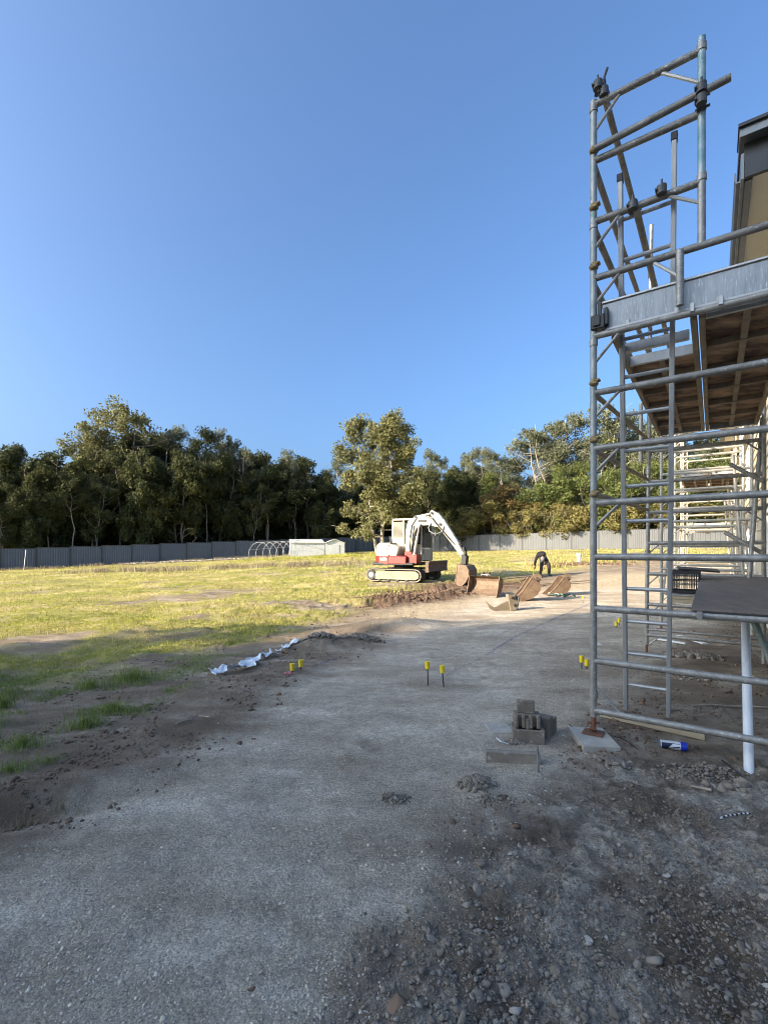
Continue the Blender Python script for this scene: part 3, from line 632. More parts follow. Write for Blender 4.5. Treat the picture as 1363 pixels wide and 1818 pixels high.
# ------------------------------------------------------------------ trees
def leaf_cloud(C, R, n_each, size, seed, squash=.8, aspect=.45):
    """small leaf sprays around clump centres C with radii R"""
    r = np.random.default_rng(seed); n = len(C) * n_each; ci = np.repeat(np.arange(len(C)), n_each)
    d = r.normal(size=(n, 3)); d /= np.linalg.norm(d, axis=1)[:, None]; rad = r.random(n) ** .42
    P = C[ci] + d * (rad * R[ci])[:, None] * (1, 1, squash)
    s = size * r.uniform(.6, 1.4, n); a = r.normal(size=(n, 3)); a[:, 2] -= .35; a /= np.linalg.norm(a, axis=1)[:, None]
    b = np.cross(a, r.normal(size=(n, 3))); b /= np.linalg.norm(b, axis=1)[:, None]
    A = a * s[:, None] * .5; B = b * (s * aspect * .5)[:, None]
    V = np.stack([P - A, P + B, P + A, P - B], 1).reshape(-1, 3); k = np.arange(n)[:, None] * 4
    N_ = d * .75 + np.cross(A, B) / np.linalg.norm(np.cross(A, B), axis=1)[:, None] * .45 + (0, 0, .15); N_ /= np.linalg.norm(N_, axis=1)[:, None]
    return V, k + [0, 1, 2, 3], np.repeat(N_, 4, 0)
def tree_meshes(name, seed, H, trunk_h, spread, n_limb, clumps, cl_r, n_each, leaf, leafmat, barkmat, r0=.22, stems=1, shape='gum', low=.35):
    r = random.Random(seed); m = MB(); tips = []
    for s in range(stems):
        ang = r.uniform(0, 6.28); lean = r.uniform(.02, .08) if stems == 1 else r.uniform(.1, .25)
        base = Vector((0, 0, -.2)) if stems == 1 else Vector((math.cos(ang)*.25, math.sin(ang)*.25, -.2))
        top = Vector((math.cos(ang)*lean*H, math.sin(ang)*lean*H, H * .93 * r.uniform(.85, 1) if s else H*.93))
        pts = []; nseg = 9
        for i in range(nseg + 1):
            t = i / nseg; p = base.lerp(top, t) + Vector((r.uniform(-1,1), r.uniform(-1,1), 0)) * .025 * H * math.sin(math.pi * t); pts.append(p)
        rr = [r0 / math.sqrt(stems) * (1 - .88 * (i/nseg)) * (1.25 if i == 0 else 1) for i in range(nseg + 1)]
        m.path(pts, rr, 7); tips.append(pts[-1])
        for l in range(n_limb // stems):
            t = trunk_h + (.97 - trunk_h) * (l + r.random()) / (n_limb // stems); i = min(int(t * nseg), nseg - 1); p = pts[i].lerp(pts[i+1], t*nseg - i)
            az = r.uniform(0, 6.28)
            if shape == 'gum': reach = spread * (.45 + .75 * math.sin(math.pi * min((t - trunk_h) / (1.02 - trunk_h), 1) ** .8)) * r.uniform(.6, 1.15)
            elif shape == 'cone': reach = spread * (1.15 - .85 * (t - trunk_h) / (1 - trunk_h)) * r.uniform(.6, 1.1)
            else: reach = spread * math.sqrt(max(.08, 1 - ((t - .45) / .6) ** 2)) * r.uniform(.6, 1.1)
            rise = r.uniform(.25, .9) * reach if shape != 'cone' else r.uniform(.1, .5) * reach
            end = p + Vector((math.cos(az)*reach, math.sin(az)*reach, min(rise, H*1.0 - p.z)))
            mid = p.lerp(end, .5) + Vector((r.uniform(-.1,.1)*reach, r.uniform(-.1,.1)*reach, -.08*reach))
            rl = rr[i] * .5; m.path([p, mid, end], [rl, rl*.6, rl*.22], 5); tips.append(end); tips.append(mid.lerp(end, .45))
            for b in range(2):
                q = mid.lerp(end, r.uniform(.1, .8)); e2 = q + Vector((r.uniform(-1,1), r.uniform(-1,1), r.uniform(.1,.9))) * reach * .4
                m.path([q, q.lerp(e2, .5) + Vector((0,0,.05*reach)), e2], [rl*.4, rl*.28, rl*.1], 4); tips.append(e2)
    g = np.random.default_rng(seed); T = np.array([t[:] for t in tips]); C = []
    while len(C) < clumps:
        c = T[g.integers(len(T))] + g.normal(0, cl_r * .55, 3)
        if c[2] > H * low * .8: C.append(c)
    C = np.array(C); C[:, 2] = np.minimum(C[:, 2], H)
    D = np.sort(np.linalg.norm(C[:,None] - C[None], axis=2), axis=1); C = C[D[:,3] < cl_r * 1.7]; R = cl_r * g.uniform(.55, 1.25, len(C))
    V, F, NV = leaf_cloud(C, R, n_each, leaf, seed); cm = mesh_np(name + '_crown', V, F, leafmat)
    return m.mesh(name + '_trunk', barkmat), cm, H
TREES = {}
TM = tree_meshes
TREES['gum_a'] = TM('gum', 1, 17, .42, 3.4, 18, 95, .95, 136, .28, 'leaf_dark', 'bark', .22, 1, 'gum', .42)
TREES['gum_b'] = TM('gum', 2, 18, .35, 3.8, 20, 110, 1.0, 136, .28, 'leaf_grey', 'bark_pale', .24, 1, 'gum', .35)
TREES['gum_c'] = TM('gum', 3, 16, .30, 3.2, 20, 110, .9, 105, .32, 'leaf_dark', 'bark_pale', .2, 2, 'gum', .3)
TREES['gum_d'] = TM('gum', 4, 18, .5, 3.6, 14, 60, .85, 100, .30, 'leaf_grey', 'bark_pale', .22, 2, 'gum', .5)
TREES['gum_e'] = TM('gum', 21, 17, .55, 2.6, 14, 70, .85, 100, .30, 'leaf_dark', 'bark_pale', .17, 1, 'gum', .5)
TREES['round_a'] = TM('broad', 5, 15, .12, 4.4, 30, 170, 1.0, 130, .28, 'leaf_olive', 'bark', .3, 1, 'round', .14)
TREES['round_b'] = TM('broad', 6, 14, .12, 4.2, 28, 160, 1.0, 130, .28, 'leaf_green', 'bark', .28, 1, 'round', .12)
TREES['dense'] = TM('dense', 7, 15, .08, 4.2, 34, 210, 1.15, 110, .42, 'leaf_dark', 'bark', .3, 2, 'round', .06)
TREES['under'] = TM('under', 8, 8, .08, 2.8, 20, 90, .8, 90, .34, 'leaf_dark', 'bark', .12, 3, 'round', .05)
TREES['shrub_gold'] = TM('shrub', 9, 4.2, .08, 2.2, 18, 80, .55, 90, .20, 'leaf_gold', 'bark', .08, 3, 'round', .05)
TREES['shrub_rust'] = TM('shrub', 10, 6, .10, 2.8, 20, 90, .7, 90, .24, 'leaf_rust', 'bark', .1, 2, 'round', .1)
TREES['shrub_green'] = TM('shrub', 11, 7, .10, 2.8, 24, 110, .7, 90, .26, 'leaf_green', 'bark', .12, 2, 'round', .08)
TREES['shrub_grey'] = TM('shrub', 12, 4, .12, 2.0, 18, 50, .45, 60, .16, 'leaf_gold', 'bark_pale', .09, 4, 'round', .1)
def tree(kind, x, y, H, wid, label, rz=0, group=None, name='tree', cat='tree'):
    tr, cr, h0 = TREES[kind]; root = thing(name, label, cat, (x, y, gz(x, y) - .1), rz, group)
    s = H / h0; sw = wid * s
    for nm, me in (('trunk', tr), ('crown', cr)):
        o = link(nm, me, root); o.scale = (sw, sw, s)
    return root
def fenceY(u):
    k = (u - CX) / FPX
    for a, b in ((FA, FB), (FB, FC)):
        # a+t(b-a): x = k*y
        t = (k * a.y - a.x) / ((b.x - a.x) - k * (b.y - a.y))
        if a is FA and t <= 1: return a.y + t * (b.y - a.y)
        if a is FB and t >= 0: return a.y + min(t, 1.6) * (b.y - a.y)
    return 50
def px_tree(kind, u, dY, vtop, wid, label, name='tree', group=None, cat='tree', Y=None):
    Y = (fenceY(u) + dY) if Y is None else Y
    x = (u - CX) / FPX * Y; z0 = gz(x, Y) - .1; H = CAMZ - (vtop - HY) / FPX * Y - z0
    return tree(kind, x, Y, H, wid, label, random.Random(int(u*7 + dY)).uniform(0, 6.28), group, name, cat)
# --- the big sunlit tree in front of the fence corner
BIG = TM('big', 44, 15, .14, 3.9, 48, 380, .85, 120, .27, 'leaf_olive', 'bark_pale', .36, 4, 'cone', .13); TREES['big'] = BIG
px_tree('big', 674, 0, 731, 1.0, 'tall golden olive tree with several pale stems, sunlit behind the excavator', 'broadleaf_tree', Y=50)
# --- left wood, from the left edge to the corner
LW = [('dense',20,5,800,1.0,'low dark rounded tree at the left edge of the wood'),
 ('gum_a',10,9,783,.8,'thin tree with sparse open top poking above the left edge of the wood'),
 ('dense',95,5,806,.95,'dark dense tree second from the left edge of the wood'),
 ('gum_c',52,4,850,.8,'leaning pale forked trunk in the dark wood near the left edge'),
 ('round_a',185,7,762,1.0,'olive tree lit on its left side beside the wood\'s tallest crown'),
 ('round_a',255,8,727,.95,'tallest sunlit crown of the left wood'),
 ('gum_b',300,9,748,.9,'grey green gum right behind the tallest crown of the left wood'),
 ('gum_c',165,3,862,.85,'slim straight trunk under the olive tree on the left'),
 ('gum_a',345,6,757,.9,'dark gum with a small dense tuft on top, right of the tallest crown'),
 ('gum_b',395,8,772,.85,'gum with pale upper limbs in the middle of the left wood'),
 ('gum_d',418,10,768,.7,'open wispy gum crown against the sky in the left wood'),
 ('gum_d',442,6,775,.8,'twin stemmed gum with see through crown left of the hoop frame'),
 ('gum_c',475,5,792,.9,'dark rounded gum crown above the hoop frame'),
 ('gum_d',512,8,786,.7,'slender gum with small tufted top above the shed'),
 ('gum_a',545,6,812,.9,'dark gum above the middle of the shed'),
 ('gum_c',575,7,828,.8,'last dark gum before the golden olive tree'),
 ('gum_b',600,9,800,.8,'grey green gum showing behind the left shoulder of the golden olive tree')]
for k, u, dY, vt, w, lab in LW: px_tree(k, u, dY, vt, w, lab, 'gum_tree' if 'gum' in k else 'dense_tree')
r = random.Random(5)
def skyline(u):
    pts = [(-400,810),(-100,800),(0,792),(40,795),(120,806),(200,765),(265,745),(350,775),(430,785),(520,800),(575,835),(640,820),(745,815),(800,812),(870,805),(930,770),(1000,755),(1090,730),(1250,740),(1400,760),(1700,780)]
    return float(np.interp(u, [p[0] for p in pts], [p[1] for p in pts]))
POSTS = ['first','second','third','fourth','fifth','sixth','seventh','eighth','ninth','tenth','eleventh']
FRONT = {i: 'dark slender front row tree behind the %s in line' % w for i, w in zip(range(7, 23), ['very end of the left fence, first','leaning pale rail, second','post beside the leaning rail, third','first open fence panel, fourth','start of the rubble bank, fifth','left part of the rubble bank, sixth','tallest crown, seventh','middle of the rubble bank, eighth','bushes over the rubble, ninth','right part of the rubble bank, tenth','end of the rubble bank, eleventh','hoop frame, twelfth','hoops nearest the shed, thirteenth','left half of the shed, fourteenth','right half of the shed, fifteenth','fence beside the golden olive tree, sixteenth'])}
for i in range(23):                                   # trunks just behind the left fence: the dark front of the wood
    u = -260 + i * 39 + r.uniform(-9, 9)
    if 590 < u < 640: continue
    land = FRONT.get(i)
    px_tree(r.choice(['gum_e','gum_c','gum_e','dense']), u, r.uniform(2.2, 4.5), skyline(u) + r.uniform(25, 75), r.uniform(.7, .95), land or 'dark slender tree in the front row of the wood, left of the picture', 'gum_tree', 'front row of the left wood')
for i in range(24):
    u = -300 + i * 41 + r.uniform(-12, 12)
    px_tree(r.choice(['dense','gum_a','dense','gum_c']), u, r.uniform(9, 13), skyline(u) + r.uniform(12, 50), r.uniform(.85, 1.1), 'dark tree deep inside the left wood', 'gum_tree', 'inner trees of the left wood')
for i in range(22):
    u = -300 + i * 46 + r.uniform(-12, 12)
    px_tree('dense', u, r.uniform(17, 22), skyline(u) + r.uniform(20, 55), 1.15, 'dark tree at the back of the left wood', 'dense_tree', 'back of the left wood')
for i in range(26):
    u = -220 + i * 34 + r.uniform(-9, 9)
    px_tree('under', u, r.uniform(6.5, 9), 885 + r.uniform(-15, 25), 1.15, 'dark understorey bush behind the left fence', 'understorey_bush', 'understorey of the left wood', 'bush')
# --- right wood
RW = [('gum_c',752,9,800,.75,'dark gum just right of the golden olive tree'),
 ('gum_a',772,6,835,.85,'dark narrow tree behind the excavator boom'),
 ('gum_b',790,9,800,.9,'grey green gum behind the excavator arm'),
 ('gum_b',822,10,793,.9,'tall grey gum with spreading top in the gap right of the excavator'),
 ('gum_d',858,11,788,.8,'wispy gum with fine top right of the excavator'),
 ('gum_b',895,10,797,.95,'rounded gum left of the biggest right hand crown'),
 ('round_b',885,6,838,.8,'mid green bushy tree above the rust coloured bush'),
 ('gum_b',945,12,748,1.15,'broad spreading gum crown, left half of the highest right hand trees'),
 ('gum_d',975,12,738,1.1,'airy gum with white limbs in the highest right hand trees'),
 ('gum_b',1015,13,722,1.15,'tallest gum left of the scaffold with open white branches'),
 ('gum_d',1052,12,708,1.0,'high gum behind the scaffold post'),
 ('gum_b',1095,12,722,1.1,'spreading gum seen through the scaffold ladder'),
 ('round_b',1005,5,822,.85,'dark green leafy tree left of the scaffold post'),
 ('round_b',1085,5,830,.9,'dark green tree behind the scaffold ladder'),
 ('round_b',1145,6,815,.9,'dark tree seen between the two scaffold frames'),
 ('gum_b',1150,12,745,1.0,'gum crown behind the second scaffold frame')]
for k, u, dY, vt, w, lab in RW: px_tree(k, u, dY, vt, w, lab, 'gum_tree' if 'gum' in k else 'broadleaf_tree')
for i in range(9):
    u = 735 + i * 14 + r.uniform(-5, 5)
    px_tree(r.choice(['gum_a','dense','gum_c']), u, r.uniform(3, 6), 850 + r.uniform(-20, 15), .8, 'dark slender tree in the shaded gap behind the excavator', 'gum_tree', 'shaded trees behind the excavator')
for i in range(14):
    u = 720 + i * 48 + r.uniform(-12, 12)
    px_tree(r.choice(['gum_b','round_b','gum_b','dense']), u, r.uniform(14, 20), skyline(u) + r.uniform(20, 60), 1.1, 'grey green tree at the back of the right wood', 'gum_tree', 'back of the right wood')
for i in range(12):
    u = 1170 + i * 40 + r.uniform(-12, 12)
    px_tree(r.choice(['round_b','gum_b','dense']), u, r.uniform(5, 10), 800 + r.uniform(-30, 30), 1.0, 'tree of the right wood seen through the scaffold bays', 'gum_tree', 'trees behind the scaffold bays')
SH = [('shrub_rust',905,3.5,870,1.3,'rust tinged bush above the right fence'),('shrub_rust',868,3,885,1.0,'copper coloured bush left of the rust tinged one'),
 ('shrub_green',960,3.5,862,1.0,'bright green bush right of the rust tinged bush'),('shrub_green',1000,3,850,1.1,'tall green bush beside the scaffold post'),
 ('shrub_gold',845,1.8,905,1.2,'low golden bush leaning over the fence, leftmost of them'),('shrub_gold',885,1.8,900,1.2,'low golden bush under the rust tinged bush'),
 ('shrub_grey',925,1.6,897,1.0,'thin greyish bush with bare twigs'),('shrub_gold',950,1.8,902,1.1,'yellow bush right of the bare twigged one'),
 ('shrub_grey',985,1.6,896,1.0,'pale twiggy bush in front of the tall green bush'),('shrub_gold',1018,1.8,898,1.2,'golden bush left of the scaffold post'),
 ('shrub_gold',1072,1.8,892,1.3,'golden bush behind the scaffold ladder'),('shrub_gold',1120,1.8,895,1.3,'golden bush right of the scaffold ladder'),
 ('shrub_green',1055,3,852,1.2,'green bush directly behind the scaffold post'),('shrub_green',1110,3,855,1.2,'green bush behind the ladder stile'),
 ('shrub_gold',1180,1.8,897,1.3,'golden bush behind the second scaffold frame'),('shrub_gold',1240,1.8,895,1.4,'golden bush seen through the far scaffold bays'),
 ('shrub_green',1210,3,865,1.2,'green bush seen through the far scaffold bays'),('shrub_gold',815,1.8,925,.9,'small bush at the edge of the shaded gap')]
for k, u, dY, vt, w, lab in SH: px_tree(k, u, dY, vt, w, lab, 'bush', None, 'bush')
# --- the trees behind and left of the photographer, whose shade covers the foreground
EDGE = Vector((-5.7, 7.0, 0)); SD = Vector((.906, .423, 0)); ND = Vector((.423, -.906, 0))
for i in range(9):
    for j in range(2):
        p = EDGE - SD * (25 + j * 3.6) + ND * (5.6 + i * 2.9 + j * 1.4)
        tree('dense', p.x, p.y, 17.6 + r.uniform(-.4, .8), 1.0, 'dense dark tree in the row left of the lot that shades the track', r.uniform(0, 6), 'shade trees left of the lot', 'dense_tree')

# ------------------------------------------------------------------ shed, hoops, rubble by the left fence
def metal_shed():
    Y = 47.5; a = at(516, 985, Y); b = at(611, 984, Y + 1.2); a.z = gz(a.x, a.y); L = (b - a).length; ang = math.atan2(b.y - a.y, b.x - a.x)
    t = thing('garden_shed', 'long low pale metal shed against the left fence', 'shed', (a.x, a.y, a.z), ang)
    h0, h1, D = 1.45, 1.85, 3.0; sx = L * .63
    def ribbed(x0, x1, y, nm, zt=lambda x: h0):
        m = MB(); n = int((x1 - x0) / .2)
        for i in range(n):
            xa = x0 + (x1-x0)*i/n; xb = x0 + (x1-x0)*(i+.8)/n; xc = x0 + (x1-x0)*(i+1)/n
            m._add([(xa,y,0),(xb,y,0),(xb,y,zt(xb)),(xa,y,zt(xa))], [(0,1,2,3)]); m._add([(xb,y,0),(xb+.01,y+.03,0),(xb+.01,y+.03,zt(xb)),(xb,y,zt(xb))], [(0,1,2,3)]); m._add([(xb+.01,y+.03,0),(xc,y,0),(xc,y,zt(xc)),(xb+.01,y+.03,zt(xb))], [(0,1,2,3)])
        m.build(nm, 'shed', t, False, True)
    ribbed(0, sx, 0, 'wall')
    ribbed(sx + .02, L, -.25, 'gable_wall', lambda x: h0 + .35 * (1 - abs((x - (sx + L)/2) / ((L - sx)/2))))
    m = MB(); m._add([(-.1,-.08,h0-.02),(sx,-.08,h0-.02),(sx,D,h1),(-.1,D,h1)], [(0,1,2,3)]); m._add([(-.1,-.08,h0-.06),(sx,-.08,h0-.06),(sx,D,h1-.04),(-.1,D,h1-.04)], [(3,2,1,0)]); m.box((sx/2, -.09, h0 - .03), (sx, .02, .08)); m.build('roof', 'shed', t, False, True)
    m = MB(); xm = (sx + L) / 2
    for s_, xe in ((-1, sx - .05), (1, L + .08)): m._add([(xe, -.35, h0-.05), (xm, -.35, h0+.36), (xm, D, h0+.36), (xe, D, h0-.05)], [(0,1,2,3)]); m.tube((xe, -.35, h0-.05), (xm, -.35, h0+.36), .03, 6)
    m.build('gable_roof', 'shed', t, False, True)
    m = MB(); m.box((-.0, D/2, h0/2), (.04, D, h0)); m.box((L, D/2, h0/2), (.04, D, h0)); m.build('side_wall', 'shed', t, False, True)
    m = MB(); m.box((xm, -.27, .62), (.9, .03, 1.22)); d = m.build('door', 'shed', t, False, True)
metal_shed()
def hoop_frame():
    t0 = at(446, 990, 44.5); t0.z = gz(t0.x, t0.y); t = thing('hoop_frame', 'bare tunnel greenhouse frame of curved pipes left of the shed', 'greenhouse frame', t0)
    d = Vector((.72, .69, 0)); nrm = Vector((.88, -.35, 0)); rw, h = 1.35, 1.6
    for i in range(7):
        c = t0 + d * (i * .75) + nrm * 1.0; c.z = gz(c.x, c.y); m = MB()
        m.path([c + nrm * (-rw*math.cos(a)) + Vector((0, 0, h*math.sin(a) ** .8 if math.sin(a) > 0 else 0)) for a in [math.pi*k/14 for k in range(15)]], .02, 6)
        m.build('hoop', 'hoop', t)
    m = MB(); a = t0 + nrm; a.z = gz(a.x, a.y) + h; b = a + d * 4.5; b.z = gz(b.x, b.y) + h; m.tube(a, b, .02, 6)
    a2 = t0 - nrm * .3; a2.z = gz(a2.x, a2.y) + .9; b2 = a2 + d * 4.5; b2.z += .3; m.tube(a2, b2, .02, 6); m.build('ridge_pipe', 'hoop', t)
hoop_frame()
def rubble(u0, u1, Y0, Y1, n, s, label, material):
    t = rng.random(n); y = Y0 + (Y1-Y0)*t + rng.normal(0, .35, n); u = u0 + (u1-u0)*t + rng.normal(0, 3, n); x = (u - CX)/FPX*y; P = np.stack([x, y], 1)
    v, f = rocks(P, np.minimum(rng.lognormal(math.log(s), .4, n), s*2.2), 1, .8); v[:,2] += rng.random(1)*.0 + .05; tag(link('rubble', mesh_np('rubble', v, f, material, True)), label, 'rubble', kind='stuff')
rubble(215, 445, 41.5, 45.5, 1800, .075, 'long low bank of grey rubble and weeds along the left fence', 'pale_rock')
rubble(450, 500, 43, 44, 80, .08, 'pale rubbish lying under the hoop frame', 'pale_rock')
def house_leaning_pipe():
    p = at(43, 1003, 38); p.z = gz(p.x, p.y); m = MB(); m.tube(p, at(47, 976, 38.2), .03, 6); m.solo('leaning_rail', 'hoop', 'pale pipe leaning on the shaded left fence', 'pipe')
house_leaning_pipe()
# ------------------------------------------------------------------ scaffold frame of reference
SP = Vector((1.665, 3.71, 0)); SA = Vector((.817, -.577, 0)).normalized(); SB = Vector((.576, .817, 0)).normalized()
def S(t, s, z): return SP + SA * t + SB * s + Vector((0, 0, z))
RSC = Matrix((SA, SB, Vector((0, 0, 1)))).transposed()       # columns: across, along, up
R_T = .0255
def tubep(name, a, b, root, m='galv', r=R_T, n=12, label=None):
    q = MB(); q.tube(a, b, r, n); o = q.build(name, m, root)
    if label: o['label'] = label
    return o
def collar(p, root, m='galv', r=.031, h=.05, name='collar'):
    q = MB(); q.tube(p - Vector((0,0,h/2)), p + Vector((0,0,h/2)), r, 12); return q.build(name, m, root)
def clip(p, root):
    q = MB(); q.box(p + Vector((0,0,.01)), (.062,.062,.032), RSC, .01); q.box(p + SA*.03 + Vector((0,0,.03)), (.035,.05,.02), RSC, .006); q.tube(p + Vector((0,0,.02)), p + Vector((0,0,.045)), .02, 8); q.build('brace_clip', 'clip_brown', root)
def coupler(p, root, axis=None):
    q = MB(); ax = axis or SA; q.tube(p - ax*.028, p + ax*.028, .037, 12); q.tube(p - SB*.046 - Vector((0,0,.03)), p - SB*.046 + Vector((0,0,.03)), .033, 12); q.box(p + Vector((0,0,.036)), (.03,.026,.02), RSC, .006); q.tube(p + Vector((0,0,.03)), p + Vector((0,0,.062)), .009, 6); q.tube(p - SA*.034 - SB*.02 , p - SA*.034 - SB*.085, .007, 6)
    q.tube(p - SB*.05 + Vector((0,0,.03)), p - SB*.05 + Vector((0,0,.075)), .008, 6); q.tube(p + SB*.03 - SA*.04, p + SB*.03 + SA*.05, .009, 6); q.build('coupler', 'coupler', root)
def corner(t, s, z, root, dt=.19, dz=-.19, m='galv'):
    q = MB(); q.tube(S(t, s, z + dz), S(t + dt, s, z), .0125, 8); q.build('corner_brace', m, root)

# ------------------------------------------------------------------ nearest tower
T1 = thing('scaffold_tower', 'nearest scaffold tower, tall grey tube frames standing beside the track', 'scaffold tower', SP)
tubep('standard', S(0,0,.17), S(0,0,1.9), T1, 'galv'); tubep('standard', S(0,0,1.9), S(0,0,3.24), T1, 'galv_tint'); tubep('standard', S(0,0,3.24), S(0,0,5.06), T1, 'galv_tint')
for z in (.35, 1.86, 3.14, 4.07, 5.0): collar(S(0,0,z), T1, 'galv')
tubep('base_jack', S(0,0,.055), S(0,0,.34), T1, 'rust', .019, 10)
q = MB(); q.box(S(0,-.005,.045), (.15,.13,.008), RSC, .002); q.box(S(.0,-.025,.08), (.05,.014,.03), RSC @ Euler((0,0,.4)).to_matrix(), .004); q.tube(S(-.045,0,.11), S(.045,.01,.125), .009, 6); q.build('base_plate', 'rust', T1)
for z, m in ((.219,'galv'),(.613,'galv'),(1.03,'galv'),(1.44,'galv'),(1.867,'galv'),(2.30,'galv'),(2.74,'galv_old'),(3.19,'galv'),(3.65,'galv_old')):
    tubep('transom', S(0,0,z), S(1.33,0,z), T1, m)
tubep('transom', S(0,0,4.10), S(.71,0,4.10), T1, 'galv_old'); tubep('transom', S(0,0,4.585), S(.71,0,4.585), T1, 'galv_old'); tubep('transom', S(0,0,5.03), S(.71,0,5.03), T1, 'galv_old')
tubep('standard', S(.71,0,3.66), S(.71,0,4.15), T1, 'galv'); tubep('standard', S(.71,0,4.15), S(.71,0,5.12), T1, 'galv_blue')
for z in (4.13, 5.05): collar(S(.71,0,z), T1, 'galv')
tubep('standard', S(1.35,0,0), S(1.35,0,3.7), T1, 'galv')
tubep('guard_tube', S(.02,-.055,4.635), S(.875,-.055,4.70), T1, 'galv_old', label='loose tube clamped across outside the top frame')
tubep('stub_tube', S(.582,-.04,3.245), S(.582,-.04,3.64), T1, 'galv', label='short tube hanging from the guard rail')
coupler(S(.71,-.03,4.70), T1); coupler(S(.71,-.03,4.62), T1); coupler(S(.04,0,5.13), T1); coupler(S(.08,.02,5.07), T1, SB); coupler(S(.47,0,4.12), T1); coupler(S(.28,.02,4.10), T1)
q = MB(); q.tube(S(.06,0,5.16), S(.10,0,5.27), .010, 6); q.box(S(.055,0,5.17), (.07,.04,.05), RSC, .01); q.build('coupler_bolt', 'coupler', T1)
for z in (2.74, 3.65, 4.10, 5.03, 3.19, 2.30, 1.867): corner(0, 0, z, T1, .20, -.22 if z > 3 else -.2)
q = MB(); q.tube(S(0,0,.42), S(.2,0,.225), .0125, 8); q.build('corner_brace', 'galv', T1)
q = MB(); q.tube(S(.71,0,4.80), S(.46,0,5.02), .0125, 8); q.build('corner_brace', 'alu', T1)
q = MB(); q.tube(S(.71,0,3.95), S(.49,0,4.10), .0125, 8); q.build('corner_brace', 'alu', T1)
q = MB(); q.tube(S(.582,-.02,3.46), S(.42,0,3.63), .0125, 8); q.build('corner_brace', 'alu', T1)
for z in (4.64, 4.19, 3.72, 2.80, 2.35, 1.92): clip(S(.005,-.02,z), T1)
Z2 = .06
def back_frame(root, s, zg, zs, t1=1.3, mtl='galv', top=3.3, step=.435, n=7, skew=0):
    tubep('standard', S(0,s,zg + .14), S(skew,s,top), root, mtl); tubep('standard', S(t1,s,zg + .05), S(t1,s,top), root, mtl)
    tubep('base_jack', S(0,s,zg + .02), S(0,s,zg + .3), root, 'rust', .018, 8)
    q = MB(); q.box(S(0,s,zg + .015), (.16,.16,.01), RSC); q.build('base_plate', 'rust', root)
    for k in range(n):
        z = zs + step * k; tubep('transom', S(0,s,z), S(t1,s,z), root, mtl, n=8)
        q = MB(); q.tube(S(0,s,z - .17), S(.17,s,z), .012, 6); q.build('corner_brace', mtl, root)
        if k % 2 == 0: q = MB(); q.tube(S(t1,s,z - .17), S(t1-.2,s,z), .012, 6); q.build('corner_brace', mtl, root)
back_frame(T1, 3.6, 0, .28, mtl='galv', top=6.1, n=7, skew=.06)
for z in (1.45, 2.6, 3.9, 4.4, 5.4): collar(S(.0 + (z-.1)*.01, 3.6, z), T1, 'coupler' if z > 3 else 'galv', .036, .07)
# guard rails running back to the second frame, and the rising braces
for (z0, z1, t0, t1) in ((5.06,5.1,.08,.14),(4.55,4.62,.0,.05),(4.05,4.2,.0,.06),(3.60,3.72,.0,.03)): tubep('guard_rail', S(t0,0,z0), S(t1,3.6,z1), T1, 'galv_old')
tubep('guard_rail', S(.30,0,4.08), S(.30,3.6,4.2), T1, 'galv_old'); 
for (z0, z1) in ((2.74,3.08),(2.29,2.50),(1.94,2.07)): tubep('ledger_brace', S(.0,.02,z0), S(.0,3.6,z1), T1, 'timber_old', .021)
tubep('stub_tube', S(-.06,3.5,2.74), S(-.06,3.5,3.56), T1, 'galv_far', .026, label='pale loose tube clamped beside the second frame'); collar(S(-.06,3.5,2.76), T1, 'galv_far', .032, .05)
tubep('raking_brace', S(1.36,.35,-.02), S(1.0,.75,1.05), T1, 'galv_green', label='raking tube with green paint by the white pipe')
tubep('raking_brace', S(1.12,3.3,.9), S(1.30,3.75,3.2), T1, 'galv'); tubep('raking_brace', S(1.28,3.5,2.35), S(.95,3.5,2.6), T1, 'galv'); tubep('raking_brace', S(1.28,3.5,1.45), S(.9,3.55,1.72), T1, 'galv')
tubep('stair_brace', S(.02,3.6,.36), S(1.3,3.6,.36), T1, 'galv', .02)
# deck panels: frame of aluminium, ply sheet, ribs underneath
def deck(t0, t1, s0, s1, z, label, ribs=6, hatch=0):
    d = thing('scaffold_deck', label, 'scaffold deck', S(t0, s0, z)); m = MB(); w = t1 - t0; L = s1 - s0
    m.box(S((t0+t1)/2, (s0+s1)/2, z - .006), (w - .05, L - .03, .012), RSC); m.build('plywood', 'ply_under', d, False)
    for t in (t0 + .02, t1 - .02): m = MB(); m.box(S(t, (s0-hatch+s1)/2, z - .04), (.04, L+hatch, .09), RSC, .004); m.build('side_beam', 'timber_old', d, False)
    for i in range(ribs + 1):
        s_ = s0 + .02 + (L - .04) * i / ribs; m = MB(); m.box(S((t0+t1)/2, s_, z - .04), (w - .085, .03, .055 if 0 < i < ribs else .085), RSC, .003); m.build('cross_rib', 'alu' if i in (0, ribs) else 'timber_old', d, False)
    m = MB(); m.box(S((t0+t1)/2, (s0+s1)/2, z - .045), (.045, L*.98, .03), RSC, .003); m.build('centre_rib', 'timber_old', d, False)
    for t in (t0 + .12, t1 - .12):
        m = MB(); m.box(S(t, s0 - hatch - .015, z - .005), (.03,.05,.07), RSC, .004); m.build('hook', 'alu', d, False)
deck(.12, .68, .72, 3.9, 3.235, 'left plywood deck panel high on the nearest tower, with an open hatch at its front', hatch=.67)
deck(.69, 1.26, .05, 3.9, 3.235, 'right plywood deck panel high on the nearest tower, next to the house')
m = MB(); m.box(S(.3925,.42,3.20), (.46,.05,.075), RSC, .004); m.solo('cross_beam', 'alu', 'short aluminium box beam in front of the left deck panel', 'beam', smooth=False)
